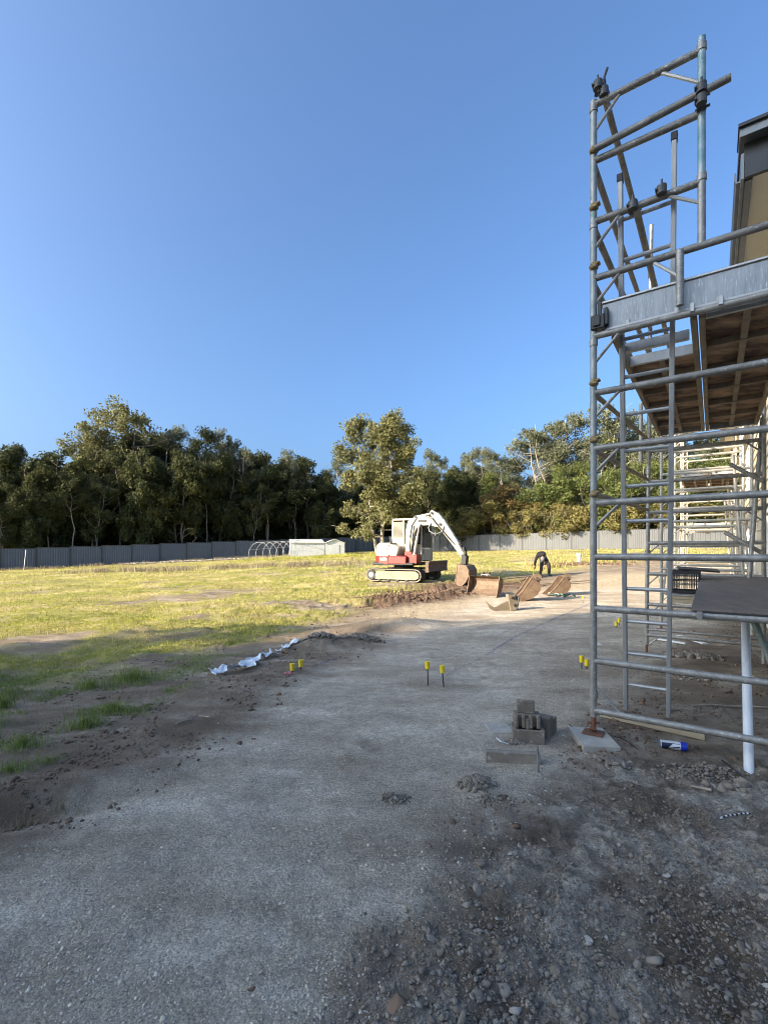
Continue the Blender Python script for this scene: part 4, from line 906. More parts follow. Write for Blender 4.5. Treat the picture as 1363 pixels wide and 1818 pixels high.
# toe board on edge
m = MB(); m.box(S(.72,.035,3.335), (1.32,.028,.215), RSC, .003); tb = thing('toe_board', 'wide silver aluminium plank on edge along the front of the high deck', 'toe board', S(.72,.035,3.22)); m.build('board', 'alu_plank', tb, False)
for z in (3.445, 3.228): m = MB(); m.box(S(.72,.016,z), (1.32,.016,.016), RSC, .002); m.build('edge_rib', 'alu', tb, False)
m = MB(); m.box(S(.035,.0,3.285), (.10,.085,.11), RSC, .006); m.box(S(.05,-.03,3.38), (.03,.02,.12), RSC, .003); m.box(S(.095,.0,3.32), (.025,.06,.13), RSC, .003); m.box(S(.03,-.05,3.29), (.05,.012,.08), RSC, .003)
m.solo('toe_board_bracket', 'black_plastic', 'black plastic bracket clamping the left end of the toe board', 'bracket', smooth=False)
for t, lab in ((.655, 'left small steel hook over the rail below the toe board'), (.82, 'right small steel hook over the rail below the toe board')):
    m = MB(); m.box(S(t,-.03,3.215), (.028,.012,.06), RSC, .003); m.box(S(t,-.005,3.245), (.028,.05,.01), RSC, .002); m.solo('deck_hook', 'alu', lab, 'hook', smooth=False)
# ladder
def ladder():
    root = thing('ladder', 'aluminium ladder leaning up inside the nearest tower', 'ladder', S(.25,.85,0))
    def q(t, f): # f 0 bottom..1 top; leans toward the front frame
        return S(t + (.067 if t < .3 else .09)*f, .80 - .78*f, .03 + 4.47*f)
    tops = (.972, 1.0); w = (.12, .455)
    for k, t in enumerate(w):
        m = MB(); a = q(t, 0); b = q(t, tops[k]); d = (b - a); zax = d.normalized(); R = Matrix((SA, zax.cross(SA).normalized(), zax)).transposed()
        m.box((a + b)/2, (.034,.062,d.length), R, .004); m.build('stile', 'alu', root, False)
        m = MB(); m.box(b + zax*.01, (.042,.072,.055), R, .004); m.build('end_cap', 'black_plastic', root, False)
    for i in range(1, 15):
        f = i / 15.2 - .012; m = MB(); m.tube(q(w[0], f), q(w[1], f), .0165, 8); m.build('rung', 'alu', root)
ladder()

# ------------------------------------------------------------------ farther towers
def far_tower(s0, s1, label, mtl, zg):
    root = thing('scaffold_tower', label, 'scaffold tower', S(0, s0, zg))
    for s in (s0, s1): back_frame(root, s, zg, zg + .26, mtl=mtl, top=4.9 if s == s0 else 5.3, n=10, step=.43)
    for z in (1.0, 2.0, 3.75, 4.3, 4.75): tubep('guard_rail', S(0,s0,z), S(0,s1,z + .05), root, mtl, n=8)
    for z in (1.2, 2.2, 3.75): tubep('guard_rail', S(1.3,s0,z), S(1.3,s1,z + .05), root, mtl, n=8)
    tubep('raking_brace', S(0,s0,.4), S(0,s1,2.2), root, mtl, .02, 8); tubep('raking_brace', S(1.3,s0,.4), S(1.3,s1,2.4), root, mtl, .02, 8)
    tubep('raking_brace', S(1.25,s0,zg+.1), S(1.05,s0,3.1), root, mtl, .025, 8)
    for s in (s0, s1):
        for z in (zg+.9, zg+1.8, 3.4): collar(S(0,s,z), root, mtl, .034, .06)
far_tower(5.9, 8.6, 'second scaffold tower, just behind the nearest one', 'galv_far', .02)
far_tower(9.7, 12.4, 'third scaffold tower, bright in the sun under the eave', 'galv_far', .08)
far_tower(13.6, 16.4, 'farthest scaffold tower at the far end of the house wall', 'galv_far', .14)
deck(.12, .66, 9.0, 12.2, 3.28, 'left deck panel on the third tower', 5); deck(.70, 1.25, 9.0, 12.2, 3.28, 'right deck panel on the third tower', 5)
deck(.12, 1.2, 13.4, 16.2, 2.3, 'low deck panel on the farthest tower', 4)
def plank(t, s0, s1, z, w, label, m='timber_new', h=.035, tilt=0):
    q = MB(); a = S(t, s0, z); b = S(t + tilt, s1, z); d = (b - a); R = Matrix((d.cross(Vector((0,0,1))).normalized(), d.normalized(), Vector((0,0,1)))).transposed()
    q.box((a+b)/2, (w, d.length, h), R, .003); q.solo('scaffold_plank', m, label, 'plank', smooth=False)
# stack of planks under the crate and the crate
for i, (ds, dz) in enumerate(((0,0),(.04,.04),(-.03,.08))):
    q = MB(); q.box(S(.74 + ds, 2.92, .86 + dz), (.85,.225,.036), RSC, .003)
    q.solo('timber_plank', 'timber_new' if i < 2 else 'alu', ('lowest plank of the short stack under the black crate', 'middle plank of the short stack under the black crate', 'top plank of the short stack, right under the black crate')[i], 'plank', smooth=False)
def crate():
    c = S(.50, 2.92, .965); root = thing('milk_crate', 'black slotted plastic crate standing on the stack of planks', 'crate', c); w, d, h = .29, .28, .27
    for sx_, nm in ((-1,'side'), (1,'side')):
        m = MB(); m.box(S(.50 + sx_*w/2, 2.92, .965 + h/2), (.012,d,h), RSC); m.build('side_panel', 'black_plastic', root, False)
    for sy in (-1, 1):
        m = MB()
        for z, hh in ((.015,.03),(h-.02,.045),(h*.55,.012)): m.box(S(.50, 2.92 + sy*d/2, .965 + z), (w,.014,hh), RSC)
        for k in range(12): m.box(S(.50 - w/2 + w*(k+.5)/12, 2.92 + sy*d/2, .965 + h/2), (.007,.012,h), RSC)
        m.build('slotted_panel', 'black_plastic', root, False)
    m = MB(); m.box(S(.50, 2.92, .972), (w,d,.01), RSC); m.build('bottom', 'black_plastic', root, False)
    m = MB(); m.box(S(.62, 2.95, 1.25), (.42,.22,.02), RSC @ Euler((.1,.06,.15)).to_matrix(), .003); m.solo('board_offcut', 'black_plastic', 'dark board offcut lying across the black crate', 'board', smooth=False)
crate()
# the low working platform at right
m = MB(); R2 = RSC @ Euler((math.radians(1.1), 0, 0)).to_matrix(); m.box(S(1.05, 1.80, 1.10), (.81, 3.62, .02), R2, .002)
pf = thing('work_platform', 'weathered dark plywood platform resting on the low rails at right', 'platform', S(1.21,1.8,1.06)); m.build('plywood', 'ply_top', pf, False)
for t in (.67, 1.43): m = MB(); m.box(S(t,1.80,1.075), (.045,3.6,.045), R2, .003); m.build('side_beam', 'alu', pf, False)
m = MB(); m.box(S(1.05,.0,1.045), (.78,.03,.04), RSC, .003); m.build('front_beam', 'exc_dark', pf, False)
m = MB(); m.box(S(.70,-.02,1.035), (.035,.08,.05), RSC, .004); m.build('hook', 'galv', pf, False)
m = MB(); m.tube(at(1329,1383,3.17), at(1322,1092,3.9), .030, 16); p = m.solo('pvc_pipe', 'pvc', 'white plastic pipe standing at the right under the platform', 'pipe')
a = at(1329,1384,3.17); m = MB(); m.tube(a + Vector((0,0,-.02)), a + Vector((0,0,.012)), .024, 12); m.solo('pipe_stub', 'exc_dark', 'dark end plug in the foot of the white pipe', 'pipe plug')

# ------------------------------------------------------------------ house
H = thing('house', 'cream two storey house under construction with a charcoal eave along the right', 'house', S(1.62, 2, 0))
TE, SE0, SE1 = .99, 1.55, 17.2
def hb(t0, t1, s0, s1, z0, z1): m = MB(); m.box(S((t0+t1)/2, (s0+s1)/2, (z0+z1)/2), (t1-t0, s1-s0, z1-z0), RSC); return m
hb(TE + .03, 1.70, SE0 + .06, SE1, 5.02, 5.035).build('soffit', 'soffit', H, False)
hb(TE + .032, TE + .09, SE0 + .06, SE1, 4.995, 5.018).build('soffit_trim', 'flashing', H, False)
m = hb(TE, TE + .025, SE0, SE1, 4.99, 5.23); m.build('fascia', 'flashing', H, False)
m = hb(TE + .03, 6.0, SE0, SE0 + .04, 5.0, 5.20); m.build('barge_board_or_shade', 'fascia', H, False)
m = hb(TE + .03, 6.0, SE0 + .10, SE0 + .14, 5.20, 5.38); m.build('barge_board_or_shade', 'exc_dark', H, False)  # set-back dark strip: shade of the recess above the plank, painted black
m = hb(TE - .01, 6.0, SE0 - .02, SE0 + .3, 5.38, 5.46); m.build('verge_flashing', 'flashing', H, False)
m = hb(TE - .02, 6.0, SE0 - .05, SE0 + .3, 5.46, 5.49); m.build('roof_edge', 'fascia', H, False)
m = MB(); gp = [(-.03,0),(-.045,.03),(-.045,.10),(-.035,.115),(-.03,.10),(-.03,.03),(-.02,.015),(-.0,.015),(0,0)]
n = len(gp); vs = [S(TE + x, s, 5.06 + z) for s in (SE0 + .15, SE1) for x, z in gp]; m._add(vs, [(k, (k+1) % n, n+(k+1) % n, n+k) for k in range(n)] + [tuple(range(n)), tuple(range(n, 2*n))]); m.build('gutter', 'flashing', H, False)
m = MB(); m.hexa([S(TE,SE0+.3,5.50), S(6,SE0+.3,5.50), S(6,SE1,5.50), S(TE,SE1,5.50), S(TE,SE0+.3,5.64), S(6,SE0+.3,7.2), S(6,SE1,7.2), S(TE,SE1,5.64)]); m.build('roof', 'fascia', H, False)
WT = 1.64; openings = [(3.5,4.7,.9,2.1),(6.6,8.4,.1,2.2),(10.2,11.3,.9,2.1),(13.2,14.6,.9,2.1),(3.5,4.9,3.2,4.4),(8,9.2,3.2,4.4),(12.5,13.7,3.2,4.4)]
BW = .23; rows = int(5.0 / BW)                           # weatherboards, each its own board, broken round the openings
prof = lambda s0, s1, z: MB()
for k in range(rows):
    z0 = .08 + k * BW; cuts = sorted([(a, b) for a, b, c, d in openings if z0 + BW > c and z0 < d]); s = 1.95; spans = []
    for a, b in cuts:
        if a > s: spans.append((s, a))
        s = max(s, b)
    spans.append((s, 17.0))
    for a, b in spans:
        m = MB(); vs = [S(WT - .028, a, z0), S(WT - .028, b, z0), S(WT - .006, b, z0 + BW), S(WT - .006, a, z0 + BW), S(WT, a, z0), S(WT, b, z0), S(WT + .0, b, z0 + BW), S(WT + .0, a, z0 + BW)]
        m.hexa([vs[0], vs[1], vs[5], vs[4], vs[3], vs[2], vs[6], vs[7]]); m.build('weatherboard', 'cladding', H, False)
for a, b, c, d in openings:
    f = thing('window', None, None, (0,0,0)); f.parent = H; f.location = S(WT, (a+b)/2, c) - H.location; f.name = 'window'
    fw = S(WT, (a+b)/2, c)
    m = MB(); 
    for (sa, sb, za, zb) in ((a-.05,a+.03,c-.05,d+.05),(b-.03,b+.05,c-.05,d+.05),(a+.03,b-.03,c-.05,c+.03),(a+.03,b-.03,d-.03,d+.05),((a+b)/2-.02,(a+b)/2+.02,c+.03,d-.03)): m.box(S(WT - .02, (sa+sb)/2, (za+zb)/2), (.06, sb-sa, zb-za), RSC)
    m.build('frame', 'white_paint', f, False)
    m = MB(); m.box(S(WT + .01, (a+b)/2, (c+d)/2), (.01, b-a-.02, d-c-.02), RSC); m.build('pane', 'window_glass', f, False)
hb(WT + .04, 5.9, 2.0, 16.95, .0, 5.015).build('wall_core', 'cladding', H, False)
hb(WT - .035, WT + .05, 1.88, 1.945, .0, 5.0).build('corner_board', 'white_paint', H, False)
for i in range(20):
    z0 = .08 + i * BW
    m = MB(); vs = [S(WT + .06, 1.92 + .0, z0), S(5.9, 1.92, z0), S(5.9, 1.95, z0 + BW), S(WT + .06, 1.95, z0 + BW), S(WT + .06, 1.97, z0), S(5.9, 1.97, z0), S(5.9, 1.97, z0 + BW), S(WT + .06, 1.97, z0 + BW)]
    m.hexa([vs[0], vs[1], vs[5], vs[4], vs[3], vs[2], vs[6], vs[7]]); m.build('end_weatherboard', 'cladding', H, False)
m = MB(); m.box(S(1.42, 12.5, 1.35), (.05,.12,2.0), RSC @ Euler((0,.14,0)).to_matrix()); m.solo('timber_prop', 'timber_old', 'reddish timber leaning between the far towers and the house wall', 'timber', smooth=False)
# ------------------------------------------------------------------ excavator
def excavator():
    px, py = at(717, 1030, 20.0)[:2]; ang = math.radians(-30)
    root = thing('excavator', 'white and red compact excavator with its bucket in the hole', 'excavator', (px, py, gz(px, py) + .0), ang)
    B = lambda m, nm, mt, par=root, sm=True: m.build(nm, mt, par, sm, True)
    # tracks
    L, hgt = 2.05, .52; rr = hgt/2
    for sy in (-1, 1):
        yc = sy * .80; pts = []
        for k in range(13): a = math.pi/2 + math.pi*k/12; pts.append((-L/2 + rr*math.cos(a), rr + rr*math.sin(a)))
        for k in range(13): a = -math.pi/2 + math.pi*k/12; pts.append((L/2 + rr*math.cos(a), rr + rr*math.sin(a)))
        inn = [(x*(1 - .05/abs(x) if abs(x) > .1 else 1), rr + (z-rr)*.82) for x, z in pts]; n = len(pts)
        m = MB(); vs = [Vector((x, yc + d, z)) for d in (-.2, .2) for x, z in pts] + [Vector((x, yc + d, z)) for d in (-.2, .2) for x, z in inn]
        m._add(vs, [(k, (k+1)%n, n+(k+1)%n, n+k) for k in range(n)] + [(2*n+k, 3*n+k, 3*n+(k+1)%n, 2*n+(k+1)%n) for k in range(n)] + [(k, 2*n+k, 2*n+(k+1)%n, (k+1)%n) for k in range(n)] + [(n+k, n+(k+1)%n, 3*n+(k+1)%n, 3*n+k) for k in range(n)])
        tr = B(m, 'track', 'rubber')
        m = MB(); yo_ = yc + sy*.206; rim = lambda f: [Vector((x*(1 - (1-f)*.25), yo_, rr + (z-rr)*f)) for x, z in pts]; O_, I_ = rim(.99), rim(.88)
        m._add(O_ + I_ + [p + Vector((0, -sy*.01, 0)) for p in O_ + I_], [(k, (k+1)%n, n+(k+1)%n, n+k) for k in range(n)] + [(2*n+k, 3*n+k, 3*n+(k+1)%n, 2*n+(k+1)%n) for k in range(n)]); B(m, 'belt_lit_dust_edge', 'track_frame', tr, False)  # pale ring painting the sunlit, dusty outer edge of the belt
        per = 2*L + 2*math.pi*rr; m = MB(); N = 40
        for k in range(N):
            d = per*k/N
            if d < L: x, z, a = -L/2 + d, 0, 0
            elif d < L + math.pi*rr: q = (d-L)/rr; x, z, a = L/2 + rr*math.sin(q), rr - rr*math.cos(q), -q
            elif d < 2*L + math.pi*rr: x, z, a = L/2 - (d-L-math.pi*rr), 2*rr, math.pi
            else: q = (d-2*L-math.pi*rr)/rr; x, z, a = -L/2 - rr*math.sin(q), rr + rr*math.cos(q), math.pi - q
            m.box((x, yc, z), (.05,.40,.035), Euler((0, a, 0)).to_matrix())
        B(m, 'grousers', 'rubber', tr, False)
        m = MB(); yo = yc + sy*.21
        m.prism([(-L/2+.22,.10),(L/2+.02,.09),(L/2+.18,.18),(L/2+.18,.34),(L/2+.02,.44),(-L/2+.3,.43),(-L/2+.22,.3)], yo - .05, yo + .02); B(m, 'track_frame', 'track_frame')
        for nm, x, r_ in (('idler_wheel', -L/2 + .02, .19), ('track_roller', -L/2 + .30, .10)):
            m = MB(); m.tube((x, yo - .06*sy, rr), (x, yo + .035*sy, rr), r_, 20); w = B(m, nm, 'exc_dark'); m = MB(); m.tube((x, yo + .036*sy, rr), (x, yo + .055*sy, rr), r_*.6, 14); B(m, 'hub', 'exc_white', w)
        for k in range(4): m = MB(); x = -L/2 + .4 + k*.42; m.tube((x, yo - .03, .075), (x, yo + .03, .075), .075, 12); B(m, 'roller', 'exc_dark')
    m = MB(); m.box((0,0,.33), (1.2,1.3,.3), bev=.04); m.tube((0,0,.45), (0,0,.64), .42, 24); B(m, 'undercarriage', 'exc_dark')
    # blade
    m = MB(); prof = [(.0,.0),(.06,.02),(.03,.14),(.03,.28),(.08,.40),(.03,.42),(-.03,.28),(-.04,.12)]
    m.prism([(1.55 + x, .42 + z*1.05) for x, z in prof], -.95, .95)
    m.box((1.52, -.95, .62), (.14,.025,.42)); m.box((1.52, .95, .62), (.14,.025,.42)); bl = B(m, 'dozer_blade', 'blade')
    m = MB()
    for sy in (-1, 1): m.box((1.12, sy*.4, .42), (.95,.10,.14), Euler((0,-.15,0)).to_matrix(), .01)
    B(m, 'blade_arm', 'exc_dark', bl)
    # upper body
    m = MB(); m.box((-.1,0,.72), (1.9,1.7,.12), bev=.03); B(m, 'deck_plate', 'exc_dark')
    def hull(pts, z0, z1, inset=.0, mt='exc_white', nm='engine_cover'):
        m = MB(); n = len(pts); vs = [Vector((x, y, z0)) for x, y in pts] + [Vector((x*(1-inset) , y*(1-inset), z1)) for x, y in pts]
        m._add(vs, [(k, (k+1)%n, n+(k+1)%n, n+k) for k in range(n)] + [tuple(range(n))[::-1], tuple(range(n, 2*n))]); return B(m, nm, mt, sm=False)
    tail = [(-.30,-.86),(-.75,-.84),(-1.02,-.66),(-1.16,-.35),(-1.2,0),(-1.16,.35),(-1.02,.66),(-.75,.84),(-.30,.86)]
    hull(tail, .70, 1.06, .0, 'exc_red', 'counterweight'); hull([(x*.985, y*.985) for x, y in tail], 1.062, 1.50, .03)
    hull([(x*.955, y*.955) for x, y in tail], 1.502, 1.60, .10)
    m = MB(); m.box((-.55,-.845,1.28), (.42,.02,.32), bev=.008); B(m, 'side_vent', 'flashing'); m = MB(); m.box((-.52,-.858,.92), (.34,.02,.13), bev=.004); B(m, 'badge_panel', 'exc_white')
    m = MB(); m.box((.12,-.62,.88), (.86,.5,.36), bev=.04); B(m, 'side_skirt', 'exc_red')
    m = MB(); m.box((.72,-.52,.93), (.50,.42,.42), bev=.03); m.box((.52,-.50,1.15), (.34,.30,.18), bev=.02); m.tube((.5,-.5,1.1), (.5,-.5,1.38), .11, 12); B(m, 'swing_bracket', 'exc_red')
    m = MB(); m.box((-.10,-.52,1.25), (.5,.6,.5), Euler((0,.25,0)).to_matrix(), .05); B(m, 'side_cover', 'exc_white')
    # cab
    x0, x1, y0, y1, zb, zt = -.42, .92, -.22, .84, .84, 2.56
    cab = B(MB().box(((x0+x1)/2, (y0+y1)/2, zb + .05), (x1-x0, y1-y0, .12), bev=.02), 'cab_floor', 'exc_dark')
    m = MB(); m.box(((x0+x1)/2, (y0+y1)/2, zt + .03), (x1-x0+.06, y1-y0+.04, .09), bev=.03); B(m, 'cab_roof', 'exc_white')
    for x, y, nm in ((x0,y0,1),(x1,y0,1),(x0,y1,1),(x1,y1,1),(x0+.52,y0,1)):
        m = MB(); m.box((x, y, (zb+zt)/2), (.07,.06,zt-zb), bev=.01); B(m, 'cab_pillar', 'exc_white')
    m = MB(); m.box((x1 + .0, (y0+y1)/2, zb + .27), (.05, y1-y0-.07, .50), bev=.01); B(m, 'cab_front_panel', 'exc_white')
    m = MB(); m.box((x0+.93, y0-.004, zb + .36), (.76, .035, .66), bev=.015); B(m, 'cab_door_panel', 'exc_white')
    m = MB(); m.box((x0+.25, y0, zb + .50), (.46,.04,.96), bev=.01); B(m, 'cab_rear_panel', 'exc_white')
    for k in range(15):
        z = zb + 1.0 + k*.045; m = MB(); m.box((x0+.26, y0-.01, z), (.44,.05,.012), Euler((.6,0,0)).to_matrix()); B(m, 'louvre_slat', 'exc_white', sm=False)
    m = MB(); m.box((x0+.26, y0+.03, zb+1.32), (.44,.006,.66)); B(m, 'window_pane', 'glass_cab')
    m = MB(); m.box((x0+.0, (y0+y1)/2, zb+1.2), (.01,.98,.98)); B(m, 'rear_window', 'glass_cab')
    m = MB(); m.box((.05,.3,1.35), (.45,.5,.12), bev=.04); m.box((-.17,.3,1.68), (.12,.46,.6), bev=.05); B(m, 'seat', 'exc_dark')
    m = MB(); m.tube((.55,.1,1.0), (.5,.1,1.55), .02, 8); m.tube((.55,.5,1.0), (.5,.5,1.55), .02, 8); m.box((.52,.1,1.57), (.05,.05,.1)); m.box((.52,.5,1.57), (.05,.05,.1)); B(m, 'control_lever', 'exc_dark')
    m = MB(); m.tube((-.5,-.3,1.6), (-.5,-.3,1.78), .03, 8); B(m, 'exhaust', 'exc_dark')
    # boom, arm, in plane y=-.45
    yb = -.50
    def beam(nm, path, ws, hs, mt='exc_white'):
        """box section swept along a path in the x-z plane"""
        m = MB(); P = [Vector((x, 0, z)) for x, z in path]; k = len(P); V = []
        for i, p in enumerate(P):
            d = (P[min(i+1,k-1)] - P[max(i-1,0)]).normalized(); nn = Vector((-d.z, 0, d.x)); w, h = ws[i]/2, hs[i]/2
            V += [p + nn*h + Vector((0, yb-w, 0)), p + nn*h + Vector((0, yb+w, 0)), p - nn*h + Vector((0, yb+w, 0)), p - nn*h + Vector((0, yb-w, 0))]
        fs = [(4*i+a, 4*i+(a+1)%4, 4*i+4+(a+1)%4, 4*i+4+a) for i in range(k-1) for a in range(4)] + [(3,2,1,0), (4*k-4,4*k-3,4*k-2,4*k-1)]
        m._add(V, fs); return B(m, nm, mt, sm=False)
    boom = beam('boom', [(.50,1.10),(.54,1.55),(.60,2.02),(.70,2.34),(.98,2.50),(1.42,2.48),(1.93,2.30)], [.24,.27,.27,.26,.24,.22,.19], [.22,.30,.40,.48,.44,.36,.22])
    m = MB(); m.box((1.16, yb-.128, 2.47), (.36,.006,.10), Euler((0,.06,0)).to_matrix()); B(m, 'boom_decal', 'exc_dark', boom)
    def cyl(nm, a, b, r_=.055, f=.55, par=root, yo=0.0):
        a = Vector((a[0], yb+yo, a[1])); b = Vector((b[0], yb+yo, b[1])); mid = a.lerp(b, f)
        m = MB(); m.tube(a, mid, r_, 12); m.tube(a - Vector((0,.06,0)), a + Vector((0,.06,0)), r_*1.1, 10); c = B(m, nm, 'exc_white', par)
        m = MB(); m.tube(mid, b, r_*.55, 10); m.tube(b - Vector((0,.06,0)), b + Vector((0,.06,0)), r_*.9, 10); B(m, 'rod', 'chrome', c)
    cyl('boom_cylinder', (.82,1.10), (1.05,2.32), .06, .62, yo=-.17)
    cyl('arm_cylinder', (.86,2.66), (1.62,2.78), .05, .72)
    arm = beam('arm', [(1.50,2.86),(1.74,2.62),(1.96,2.34),(2.30,1.90),(2.62,1.45),(2.86,1.06)], [.14,.17,.18,.18,.17,.15], [.12,.34,.36,.29,.23,.16])
    cyl('bucket_cylinder', (2.06,2.46), (2.72,1.52), .045, .62, yo=0)
    m = MB(); m.box((2.78,yb-.10,1.42), (.06,.03,.34), Euler((0,-.5,0)).to_matrix(), .005); m.box((2.78,yb+.10,1.42), (.06,.03,.34), Euler((0,-.5,0)).to_matrix(), .005); m.box((2.93,yb-.12,1.18), (.06,.03,.46), Euler((0,-.15,0)).to_matrix(), .005); m.box((2.93,yb+.12,1.18), (.06,.03,.46), Euler((0,-.15,0)).to_matrix(), .005); m.tube((2.74,yb-.15,1.56), (2.74,yb+.15,1.56), .04, 10); B(m, 'bucket_linkage', 'exc_dark')
    m = MB(); m.path([(1.55,yb-.13,2.38),(1.45,yb-.16,2.2),(1.50,yb-.18,2.05),(1.75,yb-.18,1.92),(2.02,yb-.14,2.02),(2.1,yb-.1,2.25)], .022, 7); B(m, 'hydraulic_hose', 'flashing')
    m = MB(); m.path([(.62,yb-.14,1.2),(.60,yb-.18,1.7),(.70,yb-.15,2.3),(.95,yb-.13,2.65)], .016, 6); m.path([(.66,yb+.02,1.2),(.72,yb-.16,1.75),(.80,yb-.15,2.3)], .014, 6); B(m, 'boom_hose', 'exc_dark')
    for k, (dx, dz) in enumerate(((.0,.0),(.03,.05))):
        m = MB(); m.path([(1.30+dx, yb-.12, 2.66+dz),(1.6, yb-.14, 2.54+dz),(1.85+dx, yb-.12, 2.24),(2.25, yb-.11, 1.80+dz),(2.55, yb-.11, 1.50)], .013, 6); B(m, 'arm_hose', 'exc_dark', arm)
    for x, z in ((.52,1.16),(1.93,2.32),(1.56,2.78),(2.86,1.08),(.84,2.66),(1.05,2.32)):
        m = MB(); m.tube((x, yb-.145, z), (x, yb+.145, z), .05, 12); B(m, 'pivot_pin', 'exc_dark')
    m = MB(); m.box((x0+.93, y0+.01, zb + 1.15), (.72,.008,.90)); B(m, 'side_window', 'cab_glass', sm=False)
    m = MB(); m.box((x1+.0, (y0+y1)/2, zb + 1.10), (.008,.96,1.10)); B(m, 'front_window', 'cab_glass', sm=False)
    m = MB(); m.box(((x0+x1)/2, y1, zb + 1.10), (x1-x0-.1,.008,1.10)); B(m, 'far_window', 'cab_glass', sm=False)
    m = MB(); m.tube((x1+.06, y0+.1, zb+.3), (x1+.06, y0+.1, zb+1.3), .015, 6); m.tube((x1+.0, y0+.1, zb+1.3), (x1+.06, y0+.1, zb+1.3), .015, 6); B(m, 'grab_rail', 'exc_dark')
    for x in (-.62,-.35,.02,.36): m = MB(); m.box((x, -.872 if x < 0 else -.874, .98), (.10,.012,.02)); B(m, 'panel_latch', 'exc_dark')
    # digging bucket
    bz = .93; bx = 2.92
    m = MB(); m.box((bx, yb, bz - .02), (.20,.28,.34), Euler((0,.1,0)).to_matrix(), .02); B(m, 'quick_hitch', 'exc_dark')
    bucket_mesh(root, Vector((bx + .0, yb, bz - .20)), -1, .90, 1.08, math.radians(12), 'bucket', 'bucket')
    return root
def bucket_mesh(root, o, facing, w, size, rot, name, mtl, ears=False, flip=1):
    """profile in local x-z; origin at the hanging pins, mouth towards -x (facing -1)"""
    prof = [(-.16,.0),(.26,.02),(.42,-.12),(.46,-.32),(.38,-.56),(.16,-.82),(-.12,-1.0)]
    lip = (-.20,-.02); T = .02
    def tr(x, y, z):
        x *= size*.8*(-facing); z *= size; c, s = math.cos(rot), math.sin(rot); return Vector((x*c + z*s, y, -x*s + z*c)) + o
    m = MB(); n = len(prof)
    inner = [(x*.93 - .015, z*.955 - .005) for x, z in prof]
    V = [tr(x, y, z) for y in (-w/2, w/2) for x, z in prof] + [tr(x, y, z) for y in (-w/2, w/2) for x, z in inner]
    m._add(V, [(k, k+1, n+k+1, n+k) for k in range(n-1)] + [(2*n+k, 3*n+k, 3*n+k+1, 2*n+k+1) for k in range(n-1)] + [(0, n, 3*n, 2*n), (n-1, 3*n-1, 4*n-1, 2*n-1)])
    sh = m.build(name + '_shell' if name != 'bucket' else 'bucket_shell', mtl, root, False, True)
    for y in (-w/2, w/2):
        m = MB(); poly = prof + [(-.09,-.50)]; k = len(poly); vs = [tr(x, y - T/2, z) for x, z in poly] + [tr(x, y + T/2, z) for x, z in poly]
        m._add(vs, [(i, (i+1)%k, k+(i+1)%k, k+i) for i in range(k)] + [tuple(range(k))[::-1], tuple(range(k, 2*k))]); m.build('side_plate', mtl, root, False, True)
        m = MB(); pth = [prof[0], (-.09,-.50), prof[-1]]; m.path([tr(x, y, z) for x, z in pth], .018*size + .006, 6); m.build('edge_strip', mtl, root, False, True)
    m = MB(); a = [tr(-.12,-w/2-.01,-1.0), tr(-.12,w/2+.01,-1.0), tr(-.17,w/2+.01,-1.06), tr(-.17,-w/2-.01,-1.06)]; b = [p + (tr(.035,0,0) - tr(0,0,0)) for p in a]; m.hexa(a + b); m.build('cutting_edge', mtl, root, False, True)
    if ears:
        for y in (-.1, .1):
            m = MB(); pl = [(-.12,.0),(.24,.0),(.20,.20),(.06,.28),(-.06,.20)]; k = 5; vs = [tr(x, y - .012, z) for x, z in pl] + [tr(x, y + .012, z) for x, z in pl]
            m._add(vs, [(i, (i+1)%k, k+(i+1)%k, k+i) for i in range(k)] + [tuple(range(k))[::-1], tuple(range(k, 2*k))]); m.build('ear', mtl, root, False, True)
        m = MB(); m.tube(tr(0,-.14,.1), tr(0,.14,.1), .02, 8); m.tube(tr(.1,-.14,.1), tr(.1,.14,.1), .02, 8); m.build('pin', 'chrome', root, True, True)
excavator()
def loose_bucket(u, v, w, size, yaw, rot, label, mtl='bucket', dz=0, Y=None):
    x, y = G(u, v) if Y is None else at(u, v, Y)[:2]; root = thing('excavator_bucket', label, 'excavator bucket', (x, y, gz(x, y)), math.radians(yaw))
    bucket_mesh(root, Vector((0,0,dz)), -1, w, size, math.radians(rot), 'loose', mtl, True)
    zs = [(o.matrix_basis @ Vector(c)).z for o in root.children for c in o.bound_box]
    root.location.z += -min(zs) - .04
    return root
loose_bucket(861, 1058, 1.0, .62, 50, 20, 'wide mud bucket lying open beside the digging bucket')
loose_bucket(946, 1066, .42, .84, -4, 40, 'narrow rusty bucket standing on the sandy soil, left of its twin')
loose_bucket(1000, 1056, .48, .78, 0, 44, 'rusty bucket beside the scaffold, right of its twin')
def ripper():
    x, y = G(903, 1083); root = thing('quick_hitch', 'small pale ripper tine lying in front of the buckets', 'ripper', (x, y, gz(x, y)), math.radians(8))
    m = MB(); m.prism([(0,0),(.16,.0),(.18,.18),(.10,.36),(-.05,.38),(-.02,.2)], -.09, .09); m.build('head', 'bucket_grey', root, False, True)
    m = MB(); m.prism([(-.02,.0),(-.02,.22),(-.18,.16),(-.36,.06),(-.52,.16),(-.60,.24),(-.50,.06),(-.38,-.01)], -.035, .035); m.build('tine', 'bucket_grey', root, False, True)
    m = MB(); m.tube((.12,-.11,.12), (.12,.11,.12), .035, 10); m.tube((.06,-.11,.30), (.06,.11,.30), .035, 10); m.build('pin', 'exc_dark', root, True, True)
    m = MB(); m.box((.19,0,.18), (.05,.22,.34), Euler((0,.2,0)).to_matrix(), .02); m.build('ear_plate', 'exc_dark', root, False, True)
ripper()

